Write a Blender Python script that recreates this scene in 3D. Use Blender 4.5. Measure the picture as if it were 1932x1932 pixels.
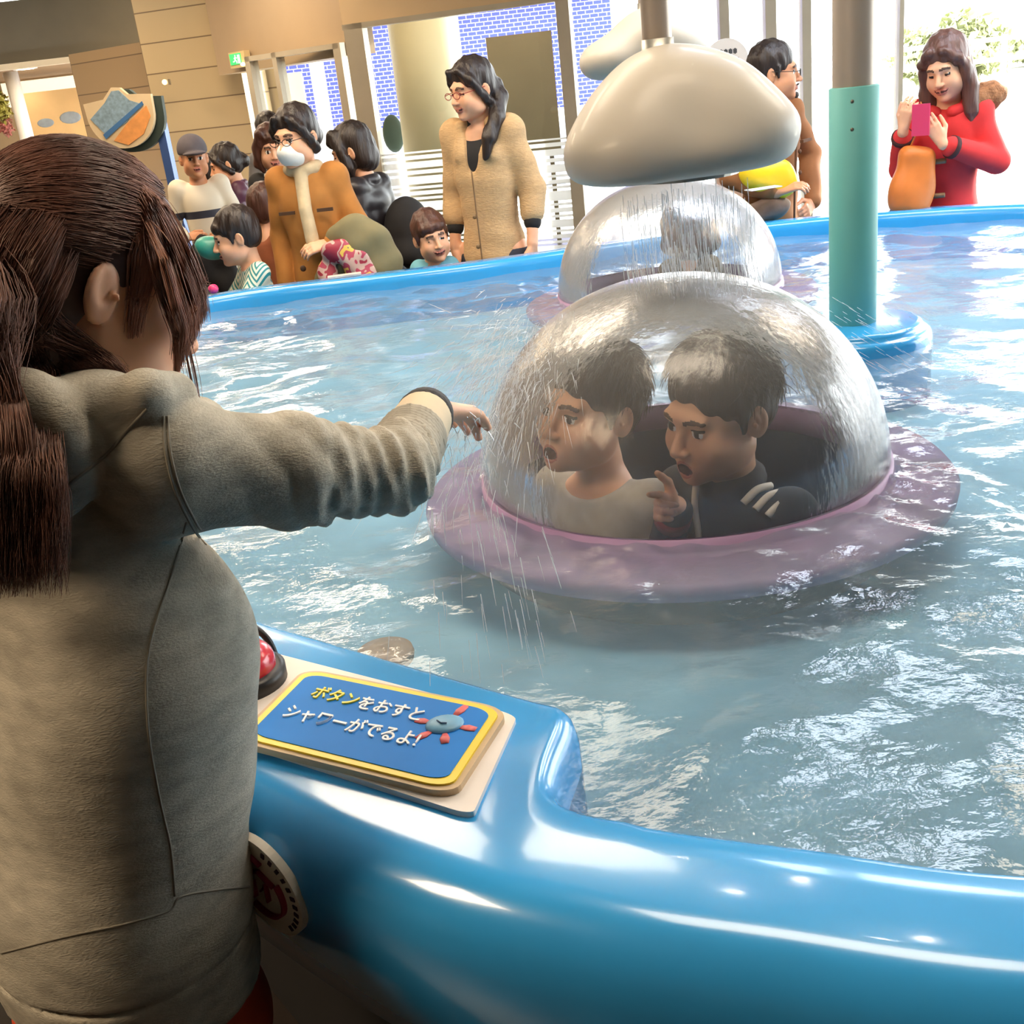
import bpy, math, random, time
import numpy as np
from mathutils import Vector, Matrix
random.seed(7); RNG = np.random.default_rng(7)
T0 = time.time()
for o in list(bpy.data.objects): bpy.data.objects.remove(o)
SC = bpy.context.scene; COL = SC.collection

# ------------------------------------------------------------------ camera
FPX, PITCH, ROLL, CAMH = 2083.0, math.radians(21.4), math.radians(6.6), 1.5
_F = np.array([0, math.cos(PITCH), -math.sin(PITCH)]); _R0 = np.array([1., 0, 0]); _U0 = np.array([0, math.sin(PITCH), math.cos(PITCH)])
_R = math.cos(ROLL)*_R0 - math.sin(ROLL)*_U0; _U = math.sin(ROLL)*_R0 + math.cos(ROLL)*_U0
_C = np.array([0, 0, CAMH])
cam = bpy.data.objects.new('camera', bpy.data.cameras.new('camera')); COL.objects.link(cam)
cam.data.sensor_width = 36; cam.data.lens = FPX/1932*36; cam.data.clip_start = .05; cam.data.clip_end = 300
cam.matrix_world = Matrix(((_R[0], _U[0], -_F[0], 0), (_R[1], _U[1], -_F[1], 0), (_R[2], _U[2], -_F[2], CAMH), (0, 0, 0, 1)))
SC.camera = cam
def at(px, py, Y):                     # the point at distance Y seen at a pixel of the 1932 frame
    d = _F*FPX + _R*(px-966) + _U*(966-py); return _C + d*(Y/d[1])
def atz(px, py, z):                    # the point at height z
    d = _F*FPX + _R*(px-966) + _U*(966-py); return _C + d*((z-CAMH)/d[2])

# ------------------------------------------------------------------ world, sun, exposure
SC.view_settings.view_transform = 'Standard'; SC.view_settings.look = 'None'
SC.view_settings.gamma = 1; SC.view_settings.exposure = 1.85; SC.view_settings.use_curve_mapping = False
W = bpy.data.worlds.new('daylight'); SC.world = W; W.use_nodes = True
bg = W.node_tree.nodes['Background']; bg.inputs[0].default_value = (.93, .97, 1, 1); bg.inputs[1].default_value = 2.6
sun = bpy.data.objects.new('sun', bpy.data.lights.new('sun', 'SUN')); COL.objects.link(sun)
sun.data.energy = 3.2; sun.data.angle = math.radians(1.0); sun.data.color = (1, .93, .8)
sun.rotation_euler = Vector((-.75, -.55, -.34)).to_track_quat('-Z', 'Y').to_euler()
SC.cycles.use_denoising = True; SC.cycles.max_bounces = 10; SC.cycles.transparent_max_bounces = 24
SC.cycles.diffuse_bounces = 4; SC.cycles.glossy_bounces = 4; SC.cycles.transmission_bounces = 6
SC.cycles.caustics_reflective = False; SC.cycles.caustics_refractive = False; SC.cycles.sample_clamp_indirect = 6

# ------------------------------------------------------------------ materials
def srgb(r, g, b): return tuple(((c/255)/12.92 if c/255 <= .04045 else ((c/255+.055)/1.055)**2.4) for c in (r, g, b))
MATS = {}
def mat(name, col, rough=.6, noise=0, nscale=20, bump=0, bscale=60, metal=0, coat=0, emit=None, estr=1, stretch=None, sub=0, alpha=None, spec=None):
    """procedural surface: base colour with a noise variation, optional bump; col in sRGB 0-255"""
    if name in MATS: return MATS[name]
    m = bpy.data.materials.new(name); m.use_nodes = True; nt = m.node_tree; N = nt.nodes; L = nt.links
    P = N['Principled BSDF']; c = srgb(*col)
    P.inputs['Base Color'].default_value = (*c, 1); P.inputs['Roughness'].default_value = rough; P.inputs['Metallic'].default_value = metal
    P.inputs['Coat Weight'].default_value = coat; P.inputs['Coat Roughness'].default_value = .08
    if spec is not None: P.inputs['Specular IOR Level'].default_value = spec
    if sub: P.inputs['Subsurface Weight'].default_value = sub; P.inputs['Subsurface Radius'].default_value = (.012, .004, .002); P.inputs['Subsurface Scale'].default_value = 1
    if alpha is not None: P.inputs['Alpha'].default_value = alpha
    if emit: P.inputs['Emission Color'].default_value = (*srgb(*emit), 1); P.inputs['Emission Strength'].default_value = estr
    tc = N.new('ShaderNodeTexCoord'); mp = N.new('ShaderNodeMapping'); L.new(tc.outputs['Object'], mp.inputs['Vector'])
    if stretch: mp.inputs['Scale'].default_value = stretch
    if noise:
        t = N.new('ShaderNodeTexNoise'); t.inputs['Scale'].default_value = nscale; t.inputs['Detail'].default_value = 5; L.new(mp.outputs[0], t.inputs['Vector'])
        r = N.new('ShaderNodeValToRGB'); r.color_ramp.elements[0].position = .3; r.color_ramp.elements[1].position = .7
        r.color_ramp.elements[0].color = (*[x*(1-noise) for x in c], 1); r.color_ramp.elements[1].color = (*[min(1, x*(1+noise)) for x in c], 1)
        L.new(t.outputs['Fac'], r.inputs['Fac']); L.new(r.outputs['Color'], P.inputs['Base Color'])
    if bump:
        t2 = N.new('ShaderNodeTexNoise'); t2.inputs['Scale'].default_value = bscale; t2.inputs['Detail'].default_value = 4; L.new(mp.outputs[0], t2.inputs['Vector'])
        b = N.new('ShaderNodeBump'); b.inputs['Strength'].default_value = bump; b.inputs['Distance'].default_value = .01
        L.new(t2.outputs['Fac'], b.inputs['Height']); L.new(b.outputs['Normal'], P.inputs['Normal'])
    MATS[name] = m; return m
def glassy(name, tint, rough=.02, ior=1.33, bump=0, bscale=30, stretch=(1, 1, 1), white=0, detail=3, boost=1.0, wcol=(.9, .92, .95), dist=.01):
    """clear sheet: passes light through, mirrors by Fresnel; white adds a part of scattering foam or film"""
    if name in MATS: return MATS[name]
    m = bpy.data.materials.new(name); m.use_nodes = True; nt = m.node_tree; N = nt.nodes; L = nt.links
    N.remove(N['Principled BSDF']); out = N['Material Output']
    tr = N.new('ShaderNodeBsdfTransparent'); tr.inputs[0].default_value = (*tint, 1)
    gl = N.new('ShaderNodeBsdfGlossy'); gl.inputs['Roughness'].default_value = rough; gl.inputs['Color'].default_value = (1, 1, 1, 1)
    fr = N.new('ShaderNodeFresnel'); fr.inputs['IOR'].default_value = ior
    mx = N.new('ShaderNodeMixShader'); L.new(tr.outputs[0], mx.inputs[1]); L.new(gl.outputs[0], mx.inputs[2])
    if boost != 1:
        mm = N.new('ShaderNodeMath'); mm.operation = 'MULTIPLY'; mm.use_clamp = True; mm.inputs[1].default_value = boost; L.new(fr.outputs[0], mm.inputs[0]); L.new(mm.outputs[0], mx.inputs[0])
    else: L.new(fr.outputs[0], mx.inputs[0])
    last = mx
    if bump:
        tc = N.new('ShaderNodeTexCoord'); mp = N.new('ShaderNodeMapping'); L.new(tc.outputs['Object'], mp.inputs[0]); mp.inputs['Scale'].default_value = stretch
        t = N.new('ShaderNodeTexNoise'); t.inputs['Scale'].default_value = bscale; t.inputs['Detail'].default_value = detail; L.new(mp.outputs[0], t.inputs['Vector'])
        b = N.new('ShaderNodeBump'); b.inputs['Strength'].default_value = bump; b.inputs['Distance'].default_value = dist
        L.new(t.outputs['Fac'], b.inputs['Height']); L.new(b.outputs[0], gl.inputs['Normal']); L.new(b.outputs[0], fr.inputs['Normal'])
    if white:
        df = N.new('ShaderNodeBsdfDiffuse'); df.inputs[0].default_value = (*wcol, 1); tl = N.new('ShaderNodeBsdfTranslucent'); tl.inputs[0].default_value = (*wcol, 1)
        m0 = N.new('ShaderNodeMixShader'); m0.inputs[0].default_value = .5; L.new(df.outputs[0], m0.inputs[1]); L.new(tl.outputs[0], m0.inputs[2])
        m2 = N.new('ShaderNodeMixShader'); m2.inputs[0].default_value = white
        L.new(mx.outputs[0], m2.inputs[1]); L.new(m0.outputs[0], m2.inputs[2]); last = m2
    L.new(last.outputs[0], out.inputs['Surface']); MATS[name] = m; return m

# ------------------------------------------------------------------ mesh helpers
def tag(o, label=None, cat=None, group=None, kind=None):
    if label: o['label'] = label
    if cat: o['category'] = cat
    if group: o['group'] = group
    if kind: o['kind'] = kind
    return o
def link(name, data, parent=None):
    o = bpy.data.objects.new(name, data); COL.objects.link(o)
    if parent is not None: o.parent = parent
    return o
def empty(name, loc=(0, 0, 0), rz=0):
    o = bpy.data.objects.new(name, None); COL.objects.link(o); o.location = loc; o.rotation_euler = (0, 0, rz); o.empty_display_size = .05; return o
def mesh(name, v, f, m=None, parent=None, smooth=False, mi=None):
    me = bpy.data.meshes.new(name); me.from_pydata([tuple(map(float, p)) for p in v], [], [tuple(map(int, q)) for q in f])
    for x in (m if isinstance(m, (list, tuple)) else [m] if m else []): me.materials.append(x)
    if mi is not None: me.polygons.foreach_set('material_index', np.asarray(mi, dtype=np.int32))
    if smooth: me.polygons.foreach_set('use_smooth', [True]*len(me.polygons))
    me.update(); return link(name, me, parent)
class MB:
    """collects closed shapes into one mesh"""
    def __init__(s): s.v = []; s.f = []; s.n = 0; s.m = []
    def add(s, v, f, mi=0):
        s.v += [tuple(p) for p in v]; s.f += [tuple(i+s.n for i in q) for q in f]; s.m += [mi]*len(f); s.n += len(v)
    def box(s, c, h, rz=0, mi=0, M=None):
        v = np.array([(x, y, z) for x in (-1, 1) for y in (-1, 1) for z in (-1, 1)], float)*np.array(h)
        if rz: k, q = math.cos(rz), math.sin(rz); v = v @ np.array([[k, q, 0], [-q, k, 0], [0, 0, 1]])
        if M is not None: v = v @ np.asarray(M).T
        s.add(v+np.array(c), [(0, 1, 3, 2), (4, 6, 7, 5), (0, 4, 5, 1), (2, 3, 7, 6), (0, 2, 6, 4), (1, 5, 7, 3)], mi); return s
    def tube(s, pts, rad, n=8, mi=0, cap=True, flat=None):
        pts = np.array(pts, float); k = len(pts); rad = np.broadcast_to(rad, (k,))
        t = np.gradient(pts, axis=0); t /= np.linalg.norm(t, axis=1)[:, None]+1e-12
        u = np.cross(t[0], (0, 0, 1.)); u = u if np.linalg.norm(u) > .1 else np.cross(t[0], (0, 1., 0)); u /= np.linalg.norm(u)
        V = []; an = np.arange(n)*2*np.pi/n
        for i in range(k):
            u = u - t[i]*np.dot(u, t[i]); u /= np.linalg.norm(u); w = np.cross(t[i], u)
            a, b = (1, 1) if flat is None else flat
            V.append(pts[i]+rad[i]*(a*np.cos(an)[:, None]*u+b*np.sin(an)[:, None]*w))
        V = np.concatenate(V); F = []
        for i in range(k-1):
            for j in range(n): F.append((i*n+j, i*n+(j+1) % n, (i+1)*n+(j+1) % n, (i+1)*n+j))
        if cap: F += [tuple(range(n-1, -1, -1)), tuple((k-1)*n+j for j in range(n))]
        s.add(V, F, mi); return s
    def lathe(s, prof, c=(0, 0, 0), n=48, mi=0, closed=False):
        prof = np.array(prof, float); an = np.arange(n)*2*np.pi/n; k = len(prof)
        V = np.concatenate([np.stack([r*np.cos(an)+c[0], r*np.sin(an)+c[1], np.full(n, z+c[2])], 1) for r, z in prof]); F = []
        for i in range(k if closed else k-1):
            i2 = (i+1) % k
            for j in range(n): F.append((i*n+j, i*n+(j+1) % n, i2*n+(j+1) % n, i2*n+j))
        s.add(V, F, mi); return s
    def prism(s, poly, z0, z1, M=None, o=(0, 0, 0), mi=0):
        poly = np.array(poly, float); n = len(poly)
        V = np.concatenate([np.c_[poly, np.full(n, z0)], np.c_[poly, np.full(n, z1)]])
        if M is not None: V = V @ np.asarray(M, float).T
        F = [tuple(range(n-1, -1, -1)), tuple(range(n, 2*n))]+[(i, (i+1) % n, n+(i+1) % n, n+i) for i in range(n)]
        s.add(V+np.array(o), F, mi); return s
    def sphere(s, c, r, n=12, mi=0, M=None):
        r = np.broadcast_to(r, (3,)); V = []; F = []; m = n//2
        for i in range(m+1):
            a = np.pi*i/m
            for j in range(n): b = 2*np.pi*j/n; V.append((np.sin(a)*np.cos(b), np.sin(a)*np.sin(b), np.cos(a)))
        V = np.array(V)*r
        if M is not None: V = V @ np.asarray(M, float).T
        for i in range(m):
            for j in range(n): F.append((i*n+j, (i+1)*n+j, (i+1)*n+(j+1) % n, i*n+(j+1) % n))
        s.add(V+np.array(c), F, mi); return s
    def build(s, name, m, parent=None, smooth=False): return mesh(name, s.v, s.f, m, parent, smooth, s.m if isinstance(m, (list, tuple)) else None)
def cr(pts, n=8, closed=False):
    """Catmull-Rom curve through points"""
    P = np.array(pts, float); K = len(P); out = []
    for i in range(K if closed else K-1):
        g = (lambda j: P[j % K]) if closed else (lambda j: P[min(max(j, 0), K-1)])
        a, b, c, d = g(i-1), g(i), g(i+1), g(i+2)
        for t in np.arange(n)/n: out.append(.5*((2*b)+(c-a)*t+(2*a-5*b+4*c-d)*t*t+(3*b-a-3*c+d)*t**3))
    if not closed: out.append(P[-1])
    return np.array(out)
def rrect(w, h, r, n=6):
    out = []
    for cx, cy, a0 in ((w-r, h-r, 0), (-w+r, h-r, 90), (-w+r, -h+r, 180), (w-r, -h+r, 270)):
        for i in range(n+1): a = math.radians(a0+90*i/n); out.append((cx+r*math.cos(a), cy+r*math.sin(a)))
    return out
def strands(name, curves, r0, m, parent=None, taper=.35):
    """many thin hair or water threads as one mesh"""
    V = []; F = []; n = 0; an = np.arange(3)*2*np.pi/3
    for ci, P in enumerate(curves):
        P = np.asarray(P, float); k = len(P); r = (r0 if np.isscalar(r0) else r0[ci])
        t = np.gradient(P, axis=0); t /= np.linalg.norm(t, axis=1)[:, None]+1e-9
        up = np.where(np.abs(t[:, 2:3]) > .9, np.array([[1., 0, 0]]), np.array([[0, 0, 1.]])); u = np.cross(t, up); u /= np.linalg.norm(u, axis=1)[:, None]+1e-9; w = np.cross(t, u)
        rr = r*(1-(1-taper)*np.linspace(0, 1, k)**2)
        V.append((P[:, None]+rr[:, None, None]*(np.cos(an)[None, :, None]*u[:, None]+np.sin(an)[None, :, None]*w[:, None])).reshape(-1, 3))
        i = np.arange(k-1)[:, None]*3; j = np.arange(3)[None]; j2 = (j+1) % 3
        F.append((np.stack([i+j, i+j2, i+3+j2, i+3+j], -1)+n).reshape(-1, 4)); n += k*3
    return fastmesh(name, np.concatenate(V), np.concatenate(F), m, parent)
def fastmesh(name, V, F, m=None, parent=None, mi=None, smooth=True):
    me = bpy.data.meshes.new(name); nv, nf = len(V), len(F)
    me.vertices.add(nv); me.vertices.foreach_set('co', np.asarray(V, np.float32).ravel())
    me.loops.add(nf*4); me.loops.foreach_set('vertex_index', np.asarray(F, np.int32).ravel())
    me.polygons.add(nf); me.polygons.foreach_set('loop_start', np.arange(nf, dtype=np.int32)*4)
    for x in (m if isinstance(m, (list, tuple)) else [m] if m else []): me.materials.append(x)
    if mi is not None: me.polygons.foreach_set('material_index', np.asarray(mi, np.int32))
    if smooth: me.polygons.foreach_set('use_smooth', np.ones(nf, bool))
    me.update(calc_edges=True); me.validate(); return link(name, me, parent)

# ------------------------------------------------------------------ sculpting kit: blended solids meshed by surface nets
def rot(yaw=0, pitch=0, roll=0):        # degrees; yaw about z, pitch about x, roll about y (local: facing -y, left = +x)
    a, b, c = map(math.radians, (yaw, pitch, roll))
    Rz = np.array([[math.cos(a), -math.sin(a), 0], [math.sin(a), math.cos(a), 0], [0, 0, 1]])
    Rx = np.array([[1, 0, 0], [0, math.cos(b), -math.sin(b)], [0, math.sin(b), math.cos(b)]])
    Ry = np.array([[math.cos(c), 0, math.sin(c)], [0, 1, 0], [-math.sin(c), 0, math.cos(c)]])
    return Rz @ Rx @ Ry
class Frame:
    def __init__(s, c=(0, 0, 0), M=None, k=1.0): s.c = np.array(c, float); s.M = np.eye(3) if M is None else np.array(M); s.k = k
    def p(s, q): return s.c+s.M @ (np.array(q, float)*s.k)
    def d(s, q): return s.M @ np.array(q, float)
class Sculpt:
    def __init__(s): s.P = []; s.disp = None; s.fine = []
    def cone(s, a, b, ra, rb=None, k=.01, lab=0, op='u'):
        a = np.array(a, float); b = np.array(b, float); rb = ra if rb is None else rb; m = max(ra, rb)
        s.P.append(('c', (a, b, ra, rb), k, lab, op, np.minimum(a, b)-m, np.maximum(a, b)+m)); return s
    def path(s, pts, rad, k=.01, lab=0, op='u'):
        rad = np.broadcast_to(rad, (len(pts),))
        for i in range(len(pts)-1): s.cone(pts[i], pts[i+1], rad[i], rad[i+1], k if i == 0 else min(k, .004), lab, op)
        return s
    def ell(s, c, r, M=None, k=.01, lab=0, op='u'):
        c = np.array(c, float); r = np.broadcast_to(np.array(r, float), (3,)); M = np.eye(3) if M is None else np.array(M)
        e = np.sqrt(((M*r)**2).sum(1)); s.P.append(('e', (c, r, M), k, lab, op, c-e, c+e)); return s
    def box(s, c, h, rd=.005, M=None, k=.005, lab=0, op='u'):
        c = np.array(c, float); h = np.array(h, float); M = np.eye(3) if M is None else np.array(M)
        e = (np.abs(M)*h).sum(1); s.P.append(('b', (c, h, rd, M), k, lab, op, c-e, c+e)); return s
    def loft(s, rows, k=.02, lab=0, op='u', n=2.3, M=None, o=(0, 0, 0)):
        """rows (z, cx, cy, rx, ry) in a frame M at o: a body of oval sections along z"""
        A = np.array(sorted(rows), float); M = np.eye(3) if M is None else np.array(M); o = np.array(o, float)
        zz = cr(np.c_[A[:, 0], A], 6)
        q = np.array([(A[:, 1]-A[:, 3]).min(), (A[:, 2]-A[:, 4]).min(), A[0, 0]]); w = np.array([(A[:, 1]+A[:, 3]).max(), (A[:, 2]+A[:, 4]).max(), A[-1, 0]])
        cs = np.array([[(q, w)[i][0], (q, w)[j][1], (q, w)[l][2]] for i in (0, 1) for j in (0, 1) for l in (0, 1)]) @ M.T+o
        s.P.append(('l', (zz[:, 1:], n, M, o), k, lab, op, cs.min(0), cs.max(0))); return s
    def mesh(s, step=.006, coarse=None, pad=.02, sharp=None):
        solid = [p for p in s.P if p[4] == 'u']
        lo = np.min([p[5] for p in solid], 0)-pad; hi = np.max([p[6] for p in solid], 0)+pad; ax = []
        for d in range(3):
            if coarse is None or not s.fine: ax.append(np.arange(lo[d], hi[d]+step, step)); continue
            x = lo[d]; L = [x]
            while x < hi[d]:
                x += step if any(a[d]-1e-6 <= x < b[d] for a, b in s.fine) else coarse
                L.append(x)
            ax.append(np.array(L))
        X, Y, Z = ax; sh = (len(X), len(Y), len(Z)); D = np.full(sh, 1., np.float32); LB = np.zeros(sh, np.int8)
        for kind, pr, k, lab, op, a, b in s.P:
            if op == 'p': continue
            mg = k*1.2+max(step, coarse or 0)*2; sl = []
            for d, A in enumerate(ax):
                i0 = np.searchsorted(A, a[d]-mg); i1 = np.searchsorted(A, b[d]+mg); sl.append(slice(max(i0-1, 0), i1+1))
            sl = tuple(sl); g = np.meshgrid(X[sl[0]], Y[sl[1]], Z[sl[2]], indexing='ij', sparse=True)
            if 0 in [q.size for q in g]: continue
            d = s.ev(kind, pr, g); o = D[sl]; kk = max(k, 1e-5)
            if op == 'u':
                LB[sl] = np.where(d < o, lab, LB[sl]); h = np.maximum(kk-np.abs(o-d), 0)/kk; D[sl] = np.minimum(o, d)-h*h*kk*.25
            elif op == 's':
                e = -d; h = np.maximum(kk-np.abs(o-e), 0)/kk
                if lab: LB[sl] = np.where(e > o-.002, lab, LB[sl])
                D[sl] = np.maximum(o, e)+h*h*kk*.25
        if s.disp is not None:
            g = np.meshgrid(X, Y, Z, indexing='ij', sparse=True); D = (D+s.disp(*g)).astype(np.float32)
        D[0] = D[-1] = 1; D[:, 0] = D[:, -1] = 1; D[:, :, 0] = D[:, :, -1] = 1
        V, F, L = nets(D, ax, LB)
        for kind, pr, k, lab, op, a, b in s.P:
            if op != 'p': continue
            idx = np.where(np.all((V >= a-.004) & (V <= b+.004), 1))[0]
            if len(idx): d = s.ev(kind, pr, (V[idx, 0], V[idx, 1], V[idx, 2])); L[idx[d < 0]] = lab
        return V, F, L
    @staticmethod
    def ev(kind, pr, g):
        x, y, z = g
        if kind == 'c':
            a, b, ra, rb = pr; e = b-a; px, py, pz = x-a[0], y-a[1], z-a[2]
            t = np.clip((px*e[0]+py*e[1]+pz*e[2])/max(float(e @ e), 1e-9), 0, 1)
            return np.sqrt((px-t*e[0])**2+(py-t*e[1])**2+(pz-t*e[2])**2)-(ra+t*(rb-ra))
        if kind == 'e':
            c, r, M = pr; px, py, pz = x-c[0], y-c[1], z-c[2]
            q = [(M[0, i]*px+M[1, i]*py+M[2, i]*pz)/r[i] for i in range(3)]
            k0 = np.sqrt(q[0]**2+q[1]**2+q[2]**2); k1 = np.sqrt((q[0]/r[0])**2+(q[1]/r[1])**2+(q[2]/r[2])**2)+1e-6
            return k0*(k0-1)/k1
        if kind == 'b':
            c, h, rd, M = pr; px, py, pz = x-c[0], y-c[1], z-c[2]
            q = [np.abs(M[0, i]*px+M[1, i]*py+M[2, i]*pz)-(h[i]-rd) for i in range(3)]
            m = [np.maximum(v, 0) for v in q]
            return np.sqrt(m[0]**2+m[1]**2+m[2]**2)+np.minimum(np.maximum(np.maximum(q[0], q[1]), q[2]), 0)-rd
        if kind == 'l':
            A, n, M, o = pr; px, py, pz = x-o[0], y-o[1], z-o[2]
            u, v, w = [M[0, i]*px+M[1, i]*py+M[2, i]*pz for i in range(3)]
            cx, cy, rx, ry = [np.interp(w, A[:, 0], A[:, j]) for j in (1, 2, 3, 4)]
            q = (np.abs((u-cx)/rx)**n+np.abs((v-cy)/ry)**n)**(1/n); d = (q-1)*np.minimum(rx, ry)
            e = np.maximum(A[0, 0]-w, w-A[-1, 0]); kk = .02; h = np.maximum(kk-np.abs(d-e), 0)/kk
            return np.maximum(d, e)+h*h*kk*.25
def nets(D, ax, LB):
    """naive surface nets on a rectilinear grid -> vertices, quads, labels"""
    S = D < 0; n = np.array(D.shape); c = np.zeros(n-1, np.int8)
    for i in (0, 1):
        for j in (0, 1):
            for k in (0, 1): c += S[i:n[0]-1+i, j:n[1]-1+j, k:n[2]-1+k]
    I = np.argwhere((c > 0) & (c < 8)); idm = np.full(n-1, -1, np.int32); idm[I[:, 0], I[:, 1], I[:, 2]] = np.arange(len(I))
    acc = np.zeros((len(I), 3)); cnt = np.zeros(len(I)); cor = [(i, j, k) for i in (0, 1) for j in (0, 1) for k in (0, 1)]
    dv = [D[I[:, 0]+i, I[:, 1]+j, I[:, 2]+k] for i, j, k in cor]
    pv = [np.stack([ax[0][I[:, 0]+i], ax[1][I[:, 1]+j], ax[2][I[:, 2]+k]], 1) for i, j, k in cor]
    for a in range(8):
        for b in range(a+1, 8):
            if sum(abs(x-y) for x, y in zip(cor[a], cor[b])) != 1: continue
            m = (dv[a] < 0) != (dv[b] < 0); t = np.where(m, dv[a]/np.where(m, dv[a]-dv[b], 1), 0)
            acc += np.where(m[:, None], pv[a]+(pv[b]-pv[a])*t[:, None], 0); cnt += m
    V = acc/cnt[:, None]; mn = np.argmin(np.array(dv), 0); cc = np.array(cor)[mn]; L = LB[I[:, 0]+cc[:, 0], I[:, 1]+cc[:, 1], I[:, 2]+cc[:, 2]].copy()
    F = []
    for d in range(3):
        u, v = [(1, 2), (2, 0), (0, 1)][d]; a = [slice(None)]*3; b = [slice(None)]*3; a[d] = slice(0, -1); b[d] = slice(1, None)
        s0 = S[tuple(a)]; s1 = S[tuple(b)]; E = np.argwhere(s0 != s1); E = E[(E[:, u] > 0) & (E[:, v] > 0)]
        def q(du, dvv):
            e = E.copy(); e[:, u] -= du; e[:, v] -= dvv; return idm[e[:, 0], e[:, 1], e[:, 2]]
        Q = np.stack([q(1, 1), q(0, 1), q(0, 0), q(1, 0)], 1); fl = ~s0[E[:, 0], E[:, 1], E[:, 2]]; Q[fl] = Q[fl][:, ::-1]; F.append(Q)
    F = np.concatenate(F); F = F[(F >= 0).all(1)]; return V, F, L
def sculpted(name, S, m, parent=None, step=.006, coarse=None):
    V, F, L = S.mesh(step, coarse)
    return fastmesh(name, V, F, m, parent, np.max(L[F], 1) if isinstance(m, (list, tuple)) else None)
def fold(amp, *waves):
    """cloth folds: waves (kx, ky, kz, phase)"""
    def f(x, y, z):
        s = 0
        for kx, ky, kz, ph in waves: s = s+np.sin(kx*x+ky*y+kz*z+ph)
        return amp*s/len(waves)
    return f
# ================================================================== setting
def struct(o): o['kind'] = 'structure'; return o
m_floor = mat('floor stone', (52, 45, 40), .35, .12, 3)
m_ceil = mat('ceiling plaster', (206, 198, 182), .8, .04, 2)
m_wallw = mat('warm plaster', (196, 172, 140), .75, .05, 2)
m_dark = mat('dark beam cladding', (104, 98, 84), .6, .06, 3)
m_conc = mat('sunlit paving', (225, 222, 215), .8, .06, 1.5)
m_alu = mat('brushed aluminium', (170, 168, 160), .35, .08, 8, metal=.6)
m_white = mat('white paint', (232, 228, 220), .5, .03, 4)
m_steel = mat('steel pipe', (176, 164, 152), .4, .12, 6, metal=.35, stretch=(1, 1, .05))
def tilemat(name, col, joint, sx, sy, offset=0, rough=.5, mortar=.012, axes=(0, 2)):
    m = bpy.data.materials.new(name); m.use_nodes = True; N = m.node_tree.nodes; L = m.node_tree.links; P = N['Principled BSDF']
    tc = N.new('ShaderNodeTexCoord'); sp = N.new('ShaderNodeSeparateXYZ'); cb = N.new('ShaderNodeCombineXYZ'); L.new(tc.outputs['Object'], sp.inputs[0])
    L.new(sp.outputs[axes[0]], cb.inputs[0]); L.new(sp.outputs[axes[1]], cb.inputs[1])
    b = N.new('ShaderNodeTexBrick'); L.new(cb.outputs[0], b.inputs['Vector']); c = srgb(*col)
    b.inputs['Color1'].default_value = (*c, 1); b.inputs['Color2'].default_value = (*[x*.9 for x in c], 1); b.inputs['Mortar'].default_value = (*srgb(*joint), 1)
    b.inputs['Scale'].default_value = 1; b.inputs['Mortar Size'].default_value = mortar; b.inputs['Brick Width'].default_value = sx; b.inputs['Row Height'].default_value = sy
    b.offset = offset; b.inputs['Bias'].default_value = 0; L.new(b.outputs['Color'], P.inputs['Base Color']); P.inputs['Roughness'].default_value = rough
    return m
def vpanel(name, A, B, z0, z1, m, th=.12, parent=None):
    """upright wall slab from plan point A to B; its own x axis runs along it"""
    A = np.array(A[:2], float); B = np.array(B[:2], float); d = B-A; w = np.linalg.norm(d); mb = MB(); mb.box((w/2, th/2, (z0+z1)/2), (w/2, th/2, (z1-z0)/2))
    o = mb.build(name, m, parent); o.location = (A[0], A[1], 0); o.rotation_euler = (0, 0, math.atan2(d[1], d[0])); return o
CZ = 3.0
struct(MB().box((-1, 3, -.05), (11, 8.2, .05)).build('floor', m_floor))
struct(MB().box((6, 40, -.12), (60, 28.5, .05)).build('ground_outside', m_conc))
struct(MB().box((22, 0, -.12), (15.5, 11.4, .05)).build('ground_terrace', m_conc))
# ceiling; unseen light panels are added below it as separate objects
struct(MB().box((-1.6, 2.7, CZ+.1), (7.6, 7.1, .1)).box((-5.7, 11.5, CZ+.1), (3.5, 1.7, .1)).build('ceiling', m_ceil))
struct(MB().box((-.5, 11.3, 2.78), (1.7, .9, .04)).build('ceiling_shade_canopy', m_ceil)); struct(vpanel('wall_back', (-9, -4.2), (6, -4.2), 0, CZ, mat('dim brown wall', (96, 84, 72), .8, .05, 2))); struct(vpanel('wall_left', (-9, 17.4), (-9, -4.2), 0, CZ, m_wallw))  # outdoor canopy out of view, added to shade the column and tiled building
# far left: dark beam, lower ceiling behind it, back wall with posters
struct(MB().box((-5.9, 13.1, 2.5), (2.75, .12, .30)).build('trim_1', m_dark))
struct(MB().box((-5.9, 12.95, 2.17), (2.75, .05, .03)).build('trim_2', mat('pale ledge', (225, 212, 185), .5)))
struct(MB().box((-5.9, 15.3, 2.24), (2.75, 2.1, .04)).build('ceiling_low', mat('brown ceiling', (150, 122, 88), .7, .05, 3)))
struct(vpanel('wall_far', (-9, 17.3), (-2.5, 17.3), 0, 2.3, mat('tan wall', (190, 165, 128), .7, .06, 2)))
m_tile = tilemat('buff stone tile', (196, 174, 134), (120, 100, 76), 1.1, .27, 0, .45, .006)
m_tiled = tilemat('brown stone tile', (158, 132, 98), (104, 84, 62), 1.3, .30, 0, .45, .006)
m_tilew = tilemat('pale wall tile', (205, 192, 168), (120, 105, 88), .14, .33, 0, .4, .008)
struct(vpanel('wall_side', (-4.02, 12.55), (-2.86, 11.72), 0, 2.2, m_tiled, .2))
struct(vpanel('pillar_stone', (-3.02, 11.6), (-2.06, 11.3), 0, CZ, m_tile, .5))
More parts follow.
